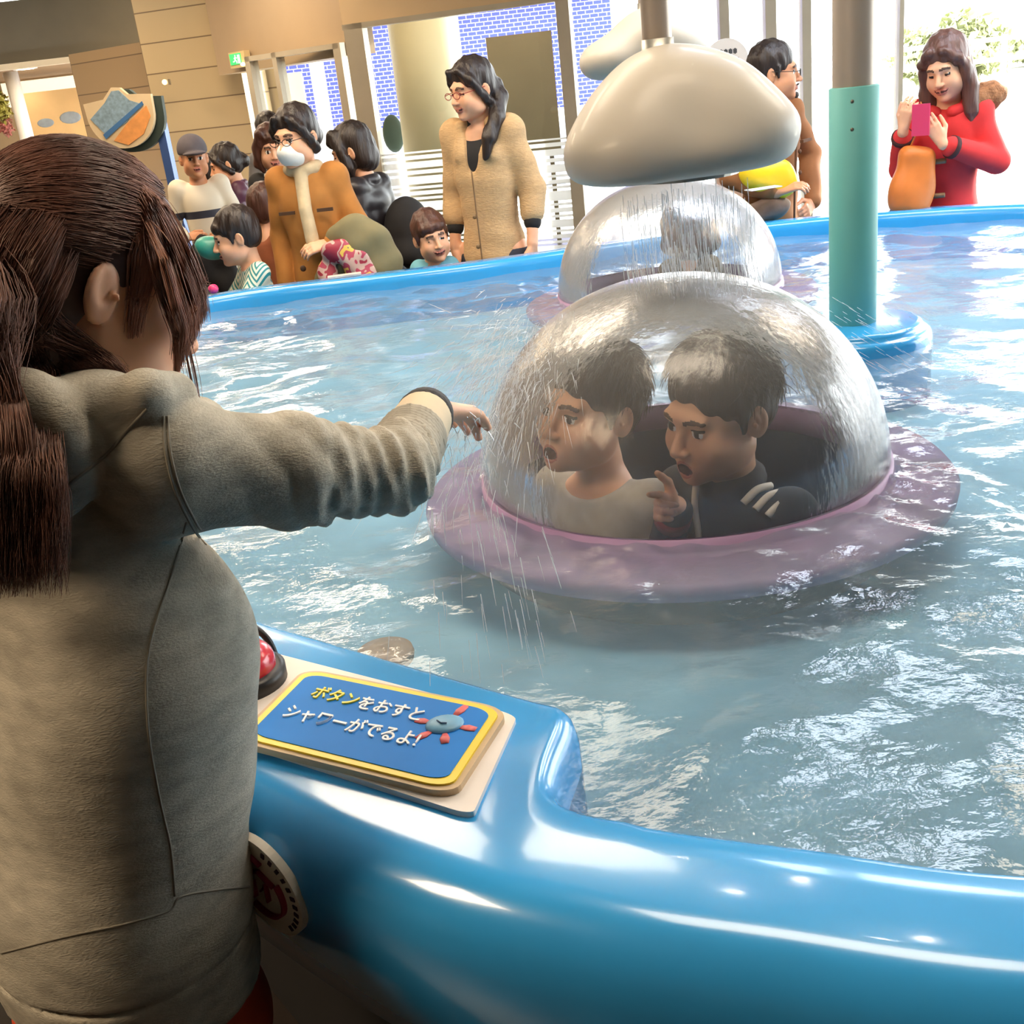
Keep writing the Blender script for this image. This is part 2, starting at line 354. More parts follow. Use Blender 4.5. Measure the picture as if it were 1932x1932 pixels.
struct(vpanel('wall_tile', (-2.2, 11.9), (-1.80, 11.8), 0, CZ, m_tilew))
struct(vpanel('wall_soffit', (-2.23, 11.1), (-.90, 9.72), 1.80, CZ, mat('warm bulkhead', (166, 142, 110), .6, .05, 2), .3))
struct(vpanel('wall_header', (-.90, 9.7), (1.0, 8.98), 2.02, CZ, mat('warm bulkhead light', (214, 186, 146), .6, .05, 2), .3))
# glass doors and the big window with frosted film
glass = glassy('window glass', (.96, .97, .96), .01, 1.3)
film = glassy('frosted film', (.95, .96, .96), .5, 1.2, white=.88, wcol=(.95, .95, .93))
m_frame = mat('window frame metal', (186, 176, 156), .45, .05, 6, metal=.3)
def window(n, A, B, z0, z1, posts, fw=.07, filmed=False, head=True):
    """glazed bay along A-B: frame bars, one pane, optional frosted bands; posts = (position 0..1, width)"""
    A = np.array(A, float); B = np.array(B, float); d = B-A; w = np.linalg.norm(d)
    e = empty('window_%d' % n, (A[0], A[1], 0), math.atan2(d[1], d[0])); struct(e)
    mb = MB()
    for p, pw in posts: mb.box((p*w, 0, (z0+z1)/2), (pw/2, .05, (z1-z0)/2))
    mb.box((w/2, 0, z0+.03), (w/2, .05, .03))
    if head: mb.box((w/2, 0, z1-.02), (w/2, .05, .02))
    struct(mb.build('window_frame', m_frame, e)); struct(MB().box((w/2, 0, (z0+z1)/2), (w/2-.01, .004, (z1-z0)/2-.01)).build('pane', glass, e))
    if filmed:
        fb = MB(); z = z0+.1
        for hgt in (.03, .05, .02, .03, .02, .06, .02, .035, .02, .075, .02, .03, .02, .06, .03, .05, .03, .07, .04, .09):
            if z+hgt > 1.0: break
            fb.box((w/2, -.009, z+hgt/2), (w/2-.04, .003, hgt/2)); z += hgt+.018
        fb.box((w/2, -.009, (z+1.02)/2), (w/2-.04, .003, (1.02-z)/2))
        struct(fb.build('frosted_film', film, e))
    return e
window(1, (-1.80, 10.35), (-.93, 9.72), 0, 1.9, ((.02, .06), (.32, .05), (.98, .08)))
window(2, (-.88, 9.62), (.84, 9.0), 0, 2.02, ((.05, .16), (.985, .1)), filmed=True)
# open daylight side: slim mullions, glazing up to the ceiling
e = empty('window_3', (0, 0, 0)); struct(e)
mb = MB()
for px, w in ((1365, .075), (1452, .085), (1519, .07), (1697, .035)):
    p = at(px, 60, 9.3); mb.box((p[0], 9.3, CZ/2), (w/2, .05, CZ/2))
mb.box((3.5, 9.3, CZ-.04), (2.65, .05, .04)); struct(mb.build('window_frame', m_frame, e))
struct(MB().box((3.5, 9.3, CZ/2), (2.62, .004, CZ/2-.06)).build('pane', glass, e))
e = empty('window_4', (0, 0, 0)); struct(e)
mb = MB()
for y in (9.3, 6.9, 4.5, 2.1): mb.box((6.15, y, CZ/2), (.05, .04, CZ/2))
struct(mb.build('window_frame', m_frame, e)); struct(MB().box((6.15, 5.7, CZ/2), (.004, 3.6, CZ/2-.02)).build('pane', glass, e))
struct(vpanel('wall_right', (6.1, 2.1), (6.1, -4.2), 0, CZ, MATS['dim brown wall']))
# beyond the glass: round column, blue tiled building, pale bands, opaque screen, tree
c = at(812, 160, 11.2)
struct(MB().lathe([(.0, 0), (.33, 0), (.33, 2.6), (0, 2.6)], (c[0], c[1], 0), 40).build('column_outside', mat('cream column', (182, 174, 142), .6, .04, 2), None, True))
m_blue = tilemat('blue wall tile', (62, 74, 186), (176, 172, 214), .12, .055, .5, .4, .006)
b0 = at(500, 150, 17); b1 = at(1000, 120, 17)
bl = empty('tiled_building', (b0[0], 17, 0)); w = b1[0]-b0[0]
tag(bl, 'building faced in blue tiles with a pale ground floor, seen through the glass', 'building')
o = MB().box((w/2, .3, 2.2), (w/2+1.2, .3, 1.2)).build('tile_wall', m_blue, bl)
o = MB().box((w/2, .25, .92), (w/2+1.2, .35, .09)).build('pale_band', m_white, bl); MB().box((w/2, .4, .42), (w/2+1.2, .3, .42)).build('ground_floor', mat('pale blue render', (200, 206, 230), .7, .08, 1.2), bl)
MB().box((w/2, .1, 2.65), (w/2+1.2, .5, .10)).build('eaves', mat('grey eaves', (168, 164, 170), .6), bl)
p = at(617, 250, 14); tag(MB().lathe([(0, 0), (.085, 0), (.085, 2.5), (0, 2.5)], (p[0], p[1], 0), 20).build('outdoor_pipe', mat('white pipe', (225, 228, 240), .4, .03, 3), None, True), 'white round pole standing outside the glass door before the blue wall', 'pole')
p = at(547, 205, 12.4); tag(MB().box((p[0], p[1], 1.45), (.18, .03, .33)).box((p[0]-.14, p[1], .56), (.02, .02, .56)).box((p[0]+.14, p[1], .56), (.02, .02, .56)).build('shutter_panel', mat('cream panel', (245, 238, 222), .6, .03, 5)), 'cream panel on two legs behind the narrow glass door', 'panel')
p = at(985, 140, 10.6); tag(MB().box((p[0], p[1], 1.32), (.29, .04, .52)).box((p[0]-.2, p[1], .4), (.02, .02, .4)).box((p[0]+.2, p[1], .4), (.02, .02, .4)).build('display_screen', mat('olive grey screen', (118, 108, 84), .7, .05, 3)), 'olive grey upright screen behind the window beside the beige cardigan', 'screen')
# things seen through the window: dark oval board on a stand
p = at(742, 252, 12.2); e = empty('oval_board', (p[0], p[1], 0)); tag(e, 'dark green oval board on a white stand outside the window', 'board')
MB().sphere((0, 0, p[2]), (.11, .025, .19), 20).build('panel', mat('dark green board', (40, 58, 50), .5, .1, 9), e, True)
MB().box((.1, .03, p[2]/2+.05), (.025, .02, p[2]/2+.05)).build('stand', m_white, e)
def leaves(name, c, r, n, m, parent=None):
    V = []; F = []; rg = np.random.default_rng(5)
    for i in range(n):
        d = rg.normal(size=3); d /= np.linalg.norm(d); q = np.array(c)+d*np.array(r)*rg.uniform(.35, 1)**.5*(1+.25*math.sin(5*d[0]+7*d[2])); a = rg.normal(size=3); a /= np.linalg.norm(a); b = np.cross(a, d); b /= np.linalg.norm(b)+1e-9
        s = rg.uniform(.12, .3)*min(1, max(r)*.45+.05); k = len(V); V += [q-a*s, q-b*s*.5, q+a*s, q+b*s*.5]; F.append((k, k+1, k+2, k+3))
    return fastmesh(name, np.array(V), np.array(F), m, parent, smooth=False)
p = at(1790, 110, 34); tr = empty('garden_tree', (p[0], p[1], 0)); tag(tr, 'pale olive leafy tree far outside beyond the red coat', 'tree')
leaves('crown', (0, 0, p[2]+.05), (1.5, 1.3, 1.0), 2600, mat('olive leaves', (168, 172, 128), .7, .2, 2), tr); MB().tube([(0, 0, 0), (.1, 0, .6), (0, 0, 1.4)], [.16, .13, .08]).build('trunk', mat('bark', (110, 92, 72), .8, .2, 9), tr, True)
p = at(1915, 90, 40); tr2 = empty('garden_tree', (p[0]+.6, p[1], 0)); tag(tr2, 'low pale tree at the edge of view beside the leafy olive tree', 'tree')
leaves('crown', (0, 0, p[2]), (1.6, 1.3, .55), 1800, MATS['olive leaves'], tr2); MB().tube([(0, 0, 0), (.1, 0, 1.2)], [.16, .1]).build('trunk', MATS['bark'], tr2, True)
p = at(1640, 165, 26); tag(MB().box((p[0]+1, p[1], 1.12), (5.5, .04, .05)).box((p[0]+1, p[1], .7), (5.5, .04, .05)).box((p[0]-3, p[1], .6), (.05, .05, .6)).box((p[0], p[1], .6), (.05, .05, .6)).box((p[0]+3, p[1], .6), (.05, .05, .6)).build('railing', mat('rail pink grey', (205, 180, 175), .6, .05, 3)), 'pale railing running across the bright outdoor terrace', 'railing')
# exit sign on the bulkhead
p = at(480, 121, 10.72); p = np.array((-1.93, 10.74, 1.90)); e = empty('exit_sign', p, math.atan2(-1.38, 1.33)); tag(e, 'green lit exit sign with running figure on the brown bulkhead', 'sign')
MB().box((0, -.02, 0), (.125, .03, .065)).build('housing', mat('sign housing', (205, 180, 130), .5), e)
MB().box((-.02, -.053, .006), (.085, .004, .045)).build('green_panel', mat('exit green', (60, 200, 110), .4, emit=(50, 215, 110), estr=.22), e)
g = MB(); g.sphere((-.012, -.059, .033), (.008, .003, .008), 10); g.tube([(-.012, -.059, .022), (-.02, -.059, 0)], .007, 6).tube([(-.02, -.059, 0), (0, -.059, -.012), (.002, -.059, -.03)], .005, 6).tube([(-.02, -.059, 0), (-.035, -.059, -.014), (-.052, -.059, -.014)], .005, 6).tube([(-.012, -.059, .02), (.01, -.059, .012)], .004, 6).tube([(-.012, -.059, .02), (-.034, -.059, .012)], .004, 6)
g.box((.04, -.059, .003), (.016, .002, .035)); g.build('running_figure', mat('sign white', (240, 250, 240), .4, emit=(235, 255, 240), estr=.25), e)
MB().sphere((.085, -.055, -.045), (.03, .02, .014), 12).build('lamp', mat('sign lamp', (255, 240, 200), .3, emit=(255, 235, 180), estr=3), e, True)
# unseen flat panels added to brighten hall and pool; small downlights
m_pan = mat('fill panel glow', (255, 255, 255), .4, emit=(255, 232, 202), estr=6.0); m_pand = mat('cool fill glow', (255, 255, 255), .4, emit=(225, 236, 255), estr=5.0)
m_pan2 = mat('fill panel glow strong', (255, 255, 255), .4, emit=(255, 226, 188), estr=8.5)
m_pan3 = mat('fill panel glow soft', (255, 255, 255), .4, emit=(255, 234, 206), estr=3.9)
def fill_panel(x, y, w, d, m, label):  # unseen panel added for fill, framed like a ceiling fitting
    e = empty('added_light', (x, y, CZ)); tag(e, label, 'lamp', 'unseen added light panels')
    MB().box((-w, 0, -.025), (.03, d, .025)).box((w, 0, -.025), (.03, d, .025)).box((0, -d, -.025), (w, .03, .025)).box((0, d, -.025), (w, .03, .025)).build('frame', m_white, e)
    MB().box((0, 0, -.02), (w-.03, d-.03, .008)).build('diffuser', m, e)
fill_panel(-2.4, .5, .7, .4, m_pan2, 'unseen warm fill panel added to light the back of the girl'); fill_panel(-.35, 3.5, .8, .42, m_pan3, 'unseen warm fill panel added above the left of the pool'); fill_panel(-1.2, 4.6, .6, .3, m_pan, 'unseen warm fill panel added above the pool')
fill_panel(-2.6, 6.6, .6, .3, m_pan2, 'unseen warm fill panel added over the far crowd'); fill_panel(1.5, 3.9, .55, .38, m_pand, 'unseen cool panel added for pale reflections on the water')
fill_panel(.45, 1.5, .65, .3, m_pan3, 'unseen warm fill panel added to light the near pool rim'); fill_panel(2.7, 3.3, .7, .45, m_pan3, 'unseen warm fill panel added far right of the teal post'); fill_panel(-2.2, 9.4, .6, .3, m_pan2, 'unseen warm fill panel added to brighten the stone pillar'); fill_panel(-4.6, 10.6, .7, .3, m_pan2, 'unseen warm fill panel added to brighten the far left')
fill_panel(3.0, 4.6, .5, .38, m_pand, 'unseen cool panel added near the glass front')
m_spot = mat('downlight glow', (255, 240, 215), .3, emit=(255, 238, 210), estr=40)
def downlight(p, r, label, lit=True):
    e = empty('downlight', p); tag(e, label, 'lamp', 'small round downlights')
    MB().lathe([(r*1.35, 0), (r*1.35, -.02), (r, -.02), (r, 0)], n=20, closed=True).build('ring', m_white, e); MB().lathe([(0, -.004), (r*.95, -.004), (r*.95, -.012), (0, -.012)], n=20).build('bulb', m_spot, e)
for x, y, lb in ((.55, 2.9, 'bright round downlight above the near dome'), (.85, 3.1, 'bright round downlight above the teal post'), (.5, 3.5, 'bright round downlight before the back dome'), (1.0, 2.35, 'bright round downlight above the near water'), (.8, 2.2, 'bright round downlight above the pool rim')): downlight((x, y, CZ), .028, lb)
p = at(52, 148, 14.0); downlight((p[0], p[1], 2.2), .10, 'large glowing downlight under the low brown ceiling'); p = at(20, 160, 15.2); downlight((p[0], p[1], 2.2), .05, 'small glowing downlight behind the large one under the low ceiling')
p = at(312, 155, 11.2); e = empty('wall_lamp', p); tag(e, 'small warm lamp mounted where the stone pillar begins', 'lamp'); MB().box((0, .03, 0), (.03, .05, .025)).build('bracket', m_alu, e); MB().sphere((0, -.03, 0), .024, 12).build('bulb', mat('amber bulb', (255, 200, 130), .4, emit=(255, 190, 110), estr=2), e, True)
# posters and the fish shaped board
p = at(113, 232, 15.5); e = empty('poster_panel', (p[0], p[1], 0)); tag(e, 'beige freestanding poster panel with pale blue island shapes', 'poster')
MB().box((0, 0, p[2]-.02), (.42, .03, .42)).build('board', mat('poster beige', (226, 188, 132), .6, .05, 4), e); MB().box((-.35, 0, p[2]/2-.22), (.02, .02, p[2]/2-.22)).build('leg', m_alu, e); MB().box((.35, 0, p[2]/2-.22), (.02, .02, p[2]/2-.22)).build('leg', m_alu, e)
g = MB(); g.sphere((-.17, -.032, p[2]+.02), (.11, .006, .055), 14).sphere((.16, -.032, p[2]+.05), (.14, .006, .075), 14); g.build('picture', mat('poster blue', (150, 160, 168), .6, .1, 20), e, True)
MB().box((0, -.004, p[2]-.36), (.42, .03, .08)).build('footer', mat('poster grey', (186, 176, 160), .6), e)
p = at(90, 170, 16.6); tag(MB().box((p[0]-.1, p[1]+.3, p[2]), (.62, .03, .16)).build('light_box', mat('lightbox white', (250, 240, 220), .5, emit=(255, 240, 212), estr=.22)), 'lit white header panel on the far tan wall', 'panel')
p = at(42, 225, 14.6); tag(MB().lathe([(0, 0), (.085, 0), (.085, 2.2), (0, 2.2)], (p[0], p[1], 0), 20).build('white_pillar', m_white, None, True), 'slim white round post near the flower garland', 'post')
p = at(2, 205, 13.6); e = empty('flower_garland', p); tag(e, 'hanging yellow green flower garland at the far left edge', 'garland'); leaves('foliage', (0, 0, .0), (.10, .1, .16), 500, mat('garland leaves', (150, 140, 50), .7, .3, 9), e).scale = (1, 1, 1); o = leaves('blossom', (0, 0, -.2), (.08, .08, .1), 300, mat('pink blossom', (170, 96, 84), .7, .3, 9), e)
MB().tube([(0, 0, 2.2-p[2]), (0, 0, .1)], .008).build('cord', m_alu, e)
p = at(228, 214, 10.6); e = empty('fish_sign', (p[0], p[1], 0), math.radians(-12)); tag(e, 'half round painted board on two blue legs by the brown tile wall', 'sign')
zt = p[2]; arc = [(.33*math.cos(a), .29*math.sin(a)) for a in np.linspace(0, -math.pi, 24)]
poly = [(-.33, .11), (-.13, .13), (-.03, .22), (.05, .21), (.11, .15), (.33, .13)]; poly = [(x, z) for x, z in poly]+[(x*.98, z*1.02) for x, z in arc]
XZ = [[1, 0, 0], [0, 0, -1], [0, 1, 0]]
MB().prism(poly[::-1], -.02, .02, XZ, (0, 0, zt)).build('board', mat('board cream', (228, 206, 168), .5, .05, 6), e)
MB().prism([(x*1.03+.05, z*1.04-.03) for x, z in poly][::-1], -.10, -.05, XZ, (0, 0, zt)).build('back_board', mat('board dark green', (52, 66, 62), .6), e)
MB().prism([(-.29, -.02), (-.12, .10), (-.03, .19), (.04, .19), (.12, .1), (.22, .06), (.05, -.08), (-.17, -.17)], .021, .027, XZ, (0, 0, zt)).build('sea_picture', mat('board sea blue', (140, 168, 188), .6, .25, 30), e)
MB().prism([(-.11, -.22), (.05, -.09), (.27, .04), (.29, -.05), (.19, -.19), (.02, -.27)], .021, .028, XZ, (0, 0, zt)).build('land_picture', mat('board orange', (232, 160, 92), .6, .15, 14), e)
MB().tube([(-.30, -.05+zt-.13+0, 0)], .01) if False else None
mb = MB(); mb.prism([(-.18, -.20), (.25, .05), (.24, .08), (-.20, -.16)], .028, .032, XZ, (0, 0, zt)); mb.build('blue_band', mat('board blue', (70, 120, 176), .6), e)
for x in (-.17, .30): MB().box((x, .12, (zt-.05)/2), (.04, .04, (zt-.05)/2)).build('leg', mat('blue leg paint', (62, 92, 150), .5, .05, 6), e)
# round notice on a post by the windows
p = at(1370, 118, 6.6); e = empty('notice_sign', (p[0], p[1], 0)); tag(e, 'round white notice on a brown post behind the shower cloud', 'sign')
MB().lathe([(0, -.012), (.125, -.012), (.125, .012), (0, .012)], n=36).build('disc', m_white, e, False).matrix_local = Matrix.Translation((0, 0, p[2])) @ Matrix.Rotation(math.pi/2, 4, 'X')
g = MB()
for i in range(5): g.box((-.055+i*.026, -.014, p[2]+.055), (.010, .001, .011)); g.box((-.055+i*.026, -.0142, p[2]+.055), (.004, .0014, .015))
for i in range(6): g.box((-.045+i*.022, -.014, p[2]+.012), (.004, .001, .010)); g.box((-.045+i*.022, -.0142, p[2]+.012), (.009, .0012, .002))
g.build('lettering', mat('notice ink', (70, 74, 74), .6), e)
MB().prism([(.03, -.07), (.05, -.04), (.085, -.065), (.06, -.075)], .013, .016, XZ, (0, 0, p[2])).build('blue_mark', mat('notice blue', (70, 170, 200), .5), e)
q = at(1380, 380, 6.6); MB().box((q[0]-p[0], .05, .6), (.075, .03, .6)).build('post', mat('tan post', (176, 146, 124), .5, .12, 12, stretch=(6, 1, .3)), e); MB().box((0, .03, p[2]/2+.2), (.012, .01, p[2]/2-.3)).build('stem', m_alu, e)
# ================================================================== pool
WZ, RZ, FZ = .742, .80, .60
m_rim = mat('blue moulded plastic', (52, 156, 226), .22, .05, 4, coat=.6, bump=.04, bscale=14)
m_basin = mat('pool floor paint', (136, 184, 212), .5, .13, 5, stretch=(1, 1.6, 1))
base = cr([(.41, .775), (.23, .845), (.087, .905), (-.05, .985), (-.26, 1.165), (-.5, 1.43), (-.78, 1.85), (-1.15, 2.5), (-1.42, 3.2), (-1.52, 3.85), (-1.38, 4.35), (-1.0, 4.58), (-.5, 4.60), (-.07, 4.62), (.33, 4.68), (.78, 4.76), (1.22, 4.79), (1.75, 4.70), (2.25, 4.45), (2.8, 3.9), (3.0, 3.1), (2.75, 2.2), (2.2, 1.4), (1.55, .98), (1.0, .74), (.68, .72)], 14, True)
NB = len(base)
def normals(P):
    t = np.roll(P, -1, 0)-np.roll(P, 1, 0); t /= np.linalg.norm(t, axis=1)[:, None]; n = np.c_[-t[:, 1], t[:, 0]]
    c = P.mean(0); return n*np.where(((P-c)*n).sum(1).mean() > 0, 1, -1)
bn = normals(base)
# the control pod swells the inner edge of the rim into the pool
pod = cr([(.075, .914), (.045, .928), (.020, .946), (.006, .970), (.006, 1.00), (.016, 1.045), (.032, 1.095), (.036, 1.122), (.026, 1.142), (-.004, 1.163), (-.137, 1.267), (-.29, 1.39), (-.41, 1.49), (-.58, 1.66), (-.70, 1.79)], 6)
def nearest(P, q): return int(np.argmin(((P-np.array(q))**2).sum(1)))
i0, i1 = nearest(base, (.087, .905)), nearest(base, (-.80, 1.88))
s = np.r_[0, np.cumsum(np.linalg.norm(np.diff(pod, axis=0), axis=1))]; NP = 130
pr = np.c_[[np.interp(np.linspace(0, s[-1], NP), s, pod[:, j]) for j in (0, 1)]].T
seg = i0+(i1-i0)*np.interp(np.linspace(0, 1, NP), [0, .075, .2, 1], [0, .15, .225, 1]); bp = np.c_[[np.interp(seg, np.arange(NB), base[:, j]) for j in (0, 1)]].T; bpn = np.c_[[np.interp(seg, np.arange(NB), bn[:, j]) for j in (0, 1)]].T
inner = np.concatenate([base[:i0], pr, base[i1+1:]]); outb = np.concatenate([base[:i0], bp, base[i1+1:]]); outn = np.concatenate([bn[:i0], bpn, bn[i1+1:]]); outn /= np.linalg.norm(outn, axis=1)[:, None]
inn = normals(inner); NI = len(inner)
for _ in range(6): inn = inn+np.roll(inn, 1, 0)+np.roll(inn, -1, 0); inn /= np.linalg.norm(inn, axis=1)[:, None]
prof = []                               # rings from the water side over the top to the foot
def ring(P, z): return np.c_[P, np.full(len(P), z)]
R = [ring(inner-inn*.015, FZ-.02), ring(inner-inn*.012, RZ-.035), ring(inner-inn*.006, RZ-.012), ring(inner+inn*.002, RZ-.002), ring(inner+inn*.012, RZ+.002)]
flat = outb+outn*.10
for t in (.35, .7): R.append(ring((inner+inn*.012)*(1-t)+flat*t, RZ+.001))
R.append(ring(flat, RZ-.001))
for a in np.linspace(15, 90, 6): q = math.radians(a); R.append(ring(flat+outn*.065*math.sin(q), RZ-.075*(1-math.cos(q))))
R += [ring(outb+outn*.158, .66), ring(outb+outn*.10, .50), ring(outb+outn*.025, .385), ring(outb+outn*.005, .37), ring(outb-outn*.07, .372)]
V = np.concatenate(R); F = [(i*NI+j, i*NI+(j+1) % NI, (i+1)*NI+(j+1) % NI, (i+1)*NI+j) for i in range(len(R)-1) for j in range(NI)]
pool = empty('splash_pool', (.7, 2.8, 0)); tag(pool, 'large blue water play table with a moulded rim, full of clear water', 'pool')
PL = lambda o: (setattr(o, 'location', (-.7, -2.8, 0)), o)[1]
PL(fastmesh('rim', V, np.array(F), m_rim, pool))
R = [ring(outb-outn*.055, .375), ring(outb-outn*.06, 0)]; V = np.concatenate(R); F = [(j, (j+1) % NI, NI+(j+1) % NI, NI+j) for j in range(NI)]
PL(fastmesh('plinth', V, np.array(F), mat('dark plinth', (34, 32, 32), .8, .1, 6), pool))
DOMES = [(.35, 2.09, .400), (.65, 3.95, .395)]
COLX, COLY = .960, 2.885
def inside(P, poly):
    x, y = P[:, 0], P[:, 1]; r = np.zeros(len(P), bool); n = len(poly); j = n-1
    for i in range(n):
        a, b = poly[i], poly[j]; c = (a[1] > y) != (b[1] > y)
        r ^= c & (x < (b[0]-a[0])*(y-a[1])/(b[1]-a[1]+1e-12)+a[0]); j = i
    return r
def sheet(step, zf, grow, hole):
    xs = np.arange(-1.7, 3.2, step); ys = np.arange(.7, 5.0, step); X, Y = np.meshgrid(xs, ys, indexing='ij'); P = np.c_[X.ravel(), Y.ravel()]
    ok = inside(P, inner+inn*grow)
    for cx, cy, r in hole:
        d = P-np.array((cx, cy)); l = np.linalg.norm(d, axis=1); near = (l > r-step*.72) & (l < r+step*.72); P[near] = np.array((cx, cy))+d[near]/l[near][:, None]*r; ok &= l > r-step*.72
    ny = len(ys); I = np.arange(len(xs)-1)[:, None]*ny+np.arange(ny-1)[None]; F = np.stack([I, I+ny, I+ny+1, I+1], -1).reshape(-1, 4); F = F[ok[F].all(1)]
    u = np.unique(F); mp = np.full(len(P), -1); mp[u] = np.arange(len(u)); return np.c_[P[u], zf(P[u, 0], P[u, 1])], mp[F]
rg = np.random.default_rng(11); wav = []
for i in range(46):
    L = .045*(1/.045*.55)**rg.random(); a = rg.uniform(0, 2*np.pi); wav.append((2*np.pi/L*math.cos(a), 2*np.pi/L*math.sin(a), rg.uniform(0, 6.28), L))
def waves(x, y):
    z = np.zeros_like(x); splash = .35
    for cx, cy, r in DOMES: splash = splash+1.6*np.exp(-np.maximum(np.hypot(x-cx, y-cy)-r, 0)/.16)
    wx = x+.03*np.sin(7*y+1)+.02*np.sin(13*x+5*y); wy = y+.03*np.sin(6*x+2)+.02*np.sin(11*y-4*x)
    for kx, ky, ph, L in wav: z = z+np.sin(kx*wx+ky*wy+ph)*L*.0044*(splash if L < .12 else .9)
    for rx, ry, am in ((.80, 1.63, .004), (.72, 1.42, .002)):
        d = np.hypot(x-rx, y-ry); z = z+am*np.cos(d*170)*np.exp(-(d/.045)**2)
    return WZ+z
V, F = sheet(.05, lambda x, y: np.full_like(x, FZ), .03, [(a, b, c) for a, b, c in DOMES]); PL(fastmesh('basin_floor', V, F, m_basin, pool))
V, F = sheet(.0135, waves, .012, [(a, b, c-.002) for a, b, c in DOMES])
m_water = glassy('pool water', (.90, .945, .965), .02, 1.33, bump=.25, bscale=24, stretch=(1, 1.3, 1), boost=1.25, detail=4, white=.18, wcol=(.56, .73, .83))
w = fastmesh('pool_water', V, F, m_water); tag(w, 'rippled clear water filling the blue pool around the domes', 'water', kind='stuff')
# domes: flange ring under the water, shaft below, clear bubble
m_flange = mat('mauve flange', (156, 124, 164), .5, .08, 14); m_shaft = mat('dark blue shaft lining', (40, 52, 76), .5, .1, 5)
def dome(cx, cy, r, label, hz, mt):
    e = empty('bubble_dome', (cx, cy, 0)); tag(e, label, 'dome', 'clear lookout domes in the pool')
    MB().lathe([(r-.006, WZ-.05), (r+.119, WZ-.05), (r+.122, WZ-.032), (r+.114, WZ-.022), (r+.02, WZ-.018), (r+.006, WZ-.012), (r+.004, WZ+.008), (r-.006, WZ+.008)], n=96, closed=True).build('flange', m_flange, e, True)
    MB().lathe([(r, WZ-.005), (r, .02), (r+.02, .02), (r+.02, WZ-.03)], n=64).build('shaft', m_shaft, e, True)
    t = np.linspace(0, math.pi/2, 28)
    pr = [(r*math.cos(a)**.92 if a < 1.57 else 0, WZ+.002+hz*math.sin(a)) for a in t]; pi = [((r-.006)*math.cos(a)**.92 if a < 1.57 else 0, WZ+.002+(hz-.006)*math.sin(a)) for a in t[::-1]]
    MB().lathe(pr+pi, n=120).build('clear_shell', mt, e, True)
    return e
m_dome = glassy('wet acrylic', (.97, .975, .98),   .19, 1.33, bump=.22, bscale=55, stretch=(1, 1, .4), white=.12, boost=1.0, detail=3)
dome(.35, 2.09, .400, 'nearest clear wet dome with two boys inside, ringed by mauve', .374, m_dome)
dome(.65, 3.95, .395, 'clear dome behind, half hidden by the nearer one', .374, m_dome)
# teal post on its blue base
e = empty('teal_post', (COLX, COLY, 0)); tag(e, 'tall teal post with a steel upper half rising from the pool', 'post')
MB().lathe([(0, FZ), (.2, FZ), (.2, WZ+.018), (.197, WZ+.03), (.188, WZ+.038), (.18, WZ+.04), (.178, WZ+.048), (.172, WZ+.056), (.16, WZ+.058), (0, WZ+.058)], n=64).build('base', m_rim, e, True)
MB().lathe([(.0585, WZ+.05), (.0605, WZ+.06), (.0605, 1.385), (.056, 1.388), (.02, 1.388)], n=48).build('sleeve', mat('teal paint', (92, 168, 166), .55, .05, 6), e, True)
MB().lathe([(.052, 1.38), (.052, CZ)], n=48).build('pole', m_steel, e, True)
for z in (1.355, 1.29): MB().sphere((-.022, -.055, z), (.005, .004, .005), 8).build('rivet', mat('rivet', (110, 100, 90), .4, metal=.7), e, True)
# shower clouds on poles
m_cloud = mat('cloud gelcoat', (184, 177, 165), .5, .03, 4, coat=.1)
def cloud(c, ry, blobs, label, pole, cutz):
    e = empty('shower_cloud', c); tag(e, label, 'shower', 'white shower clouds over the domes'); S = Sculpt()
    for (x, z, rx, rz, y, r2) in blobs: S.ell((x, y, z), (rx, r2, rz), k=.075)
    S.box((0, 0, cutz-.5), (1, 1, .5), .001, op='s', k=.03); sculpted('cloud_shell', S, m_cloud, e, .009)
    x, y, r = pole; z0 = max(b[1]+b[3] for b in blobs)-.02
    MB().lathe([(r, z0-.02), (r, CZ-c[2])], (x, y, 0), 32).build('pole', m_steel, e, True); MB().lathe([(r+.003, z0-.03), (r+.003, z0+.035), (r, z0+.035)], (x, y, 0), 32).build('collar', m_alu, e, True)
    MB().lathe([(0, cutz+.012), (.10, cutz+.012), (.10, cutz-.003), (0, cutz-.003)], (0, 0, 0), 32).build('shower_plate', m_alu, e)
    return e
c = at(1285, 225, 2.09)
cloud(c, .17, [(-.03, .025, .105, .098, 0, .13), (-.115, -.050, .098, .062, -.03, .12), (-.085, -.005, .085, .070, -.01, .12), (.112, -.030, .090, .060, .0, .12), (.062, -.002, .085, .066, .0, .12), (.0, -.055, .17, .055, -.02, .14), (.03, .015, .10, .08, .02, .11)], 'white cloud shaped shower hanging right above the nearest dome', (-.032, .02, .026), -.097)
c = at(1215, 95, 3.95)
cloud(c, .17, [(.02, .03, .12, .10, 0, .13), (-.11, -.02, .11, .072, -.02, .12), (.11, .0, .11, .07, .02, .12)], 'white cloud shaped shower farther off, half hidden by the nearer cloud', (.02, .03, .026), -.085)
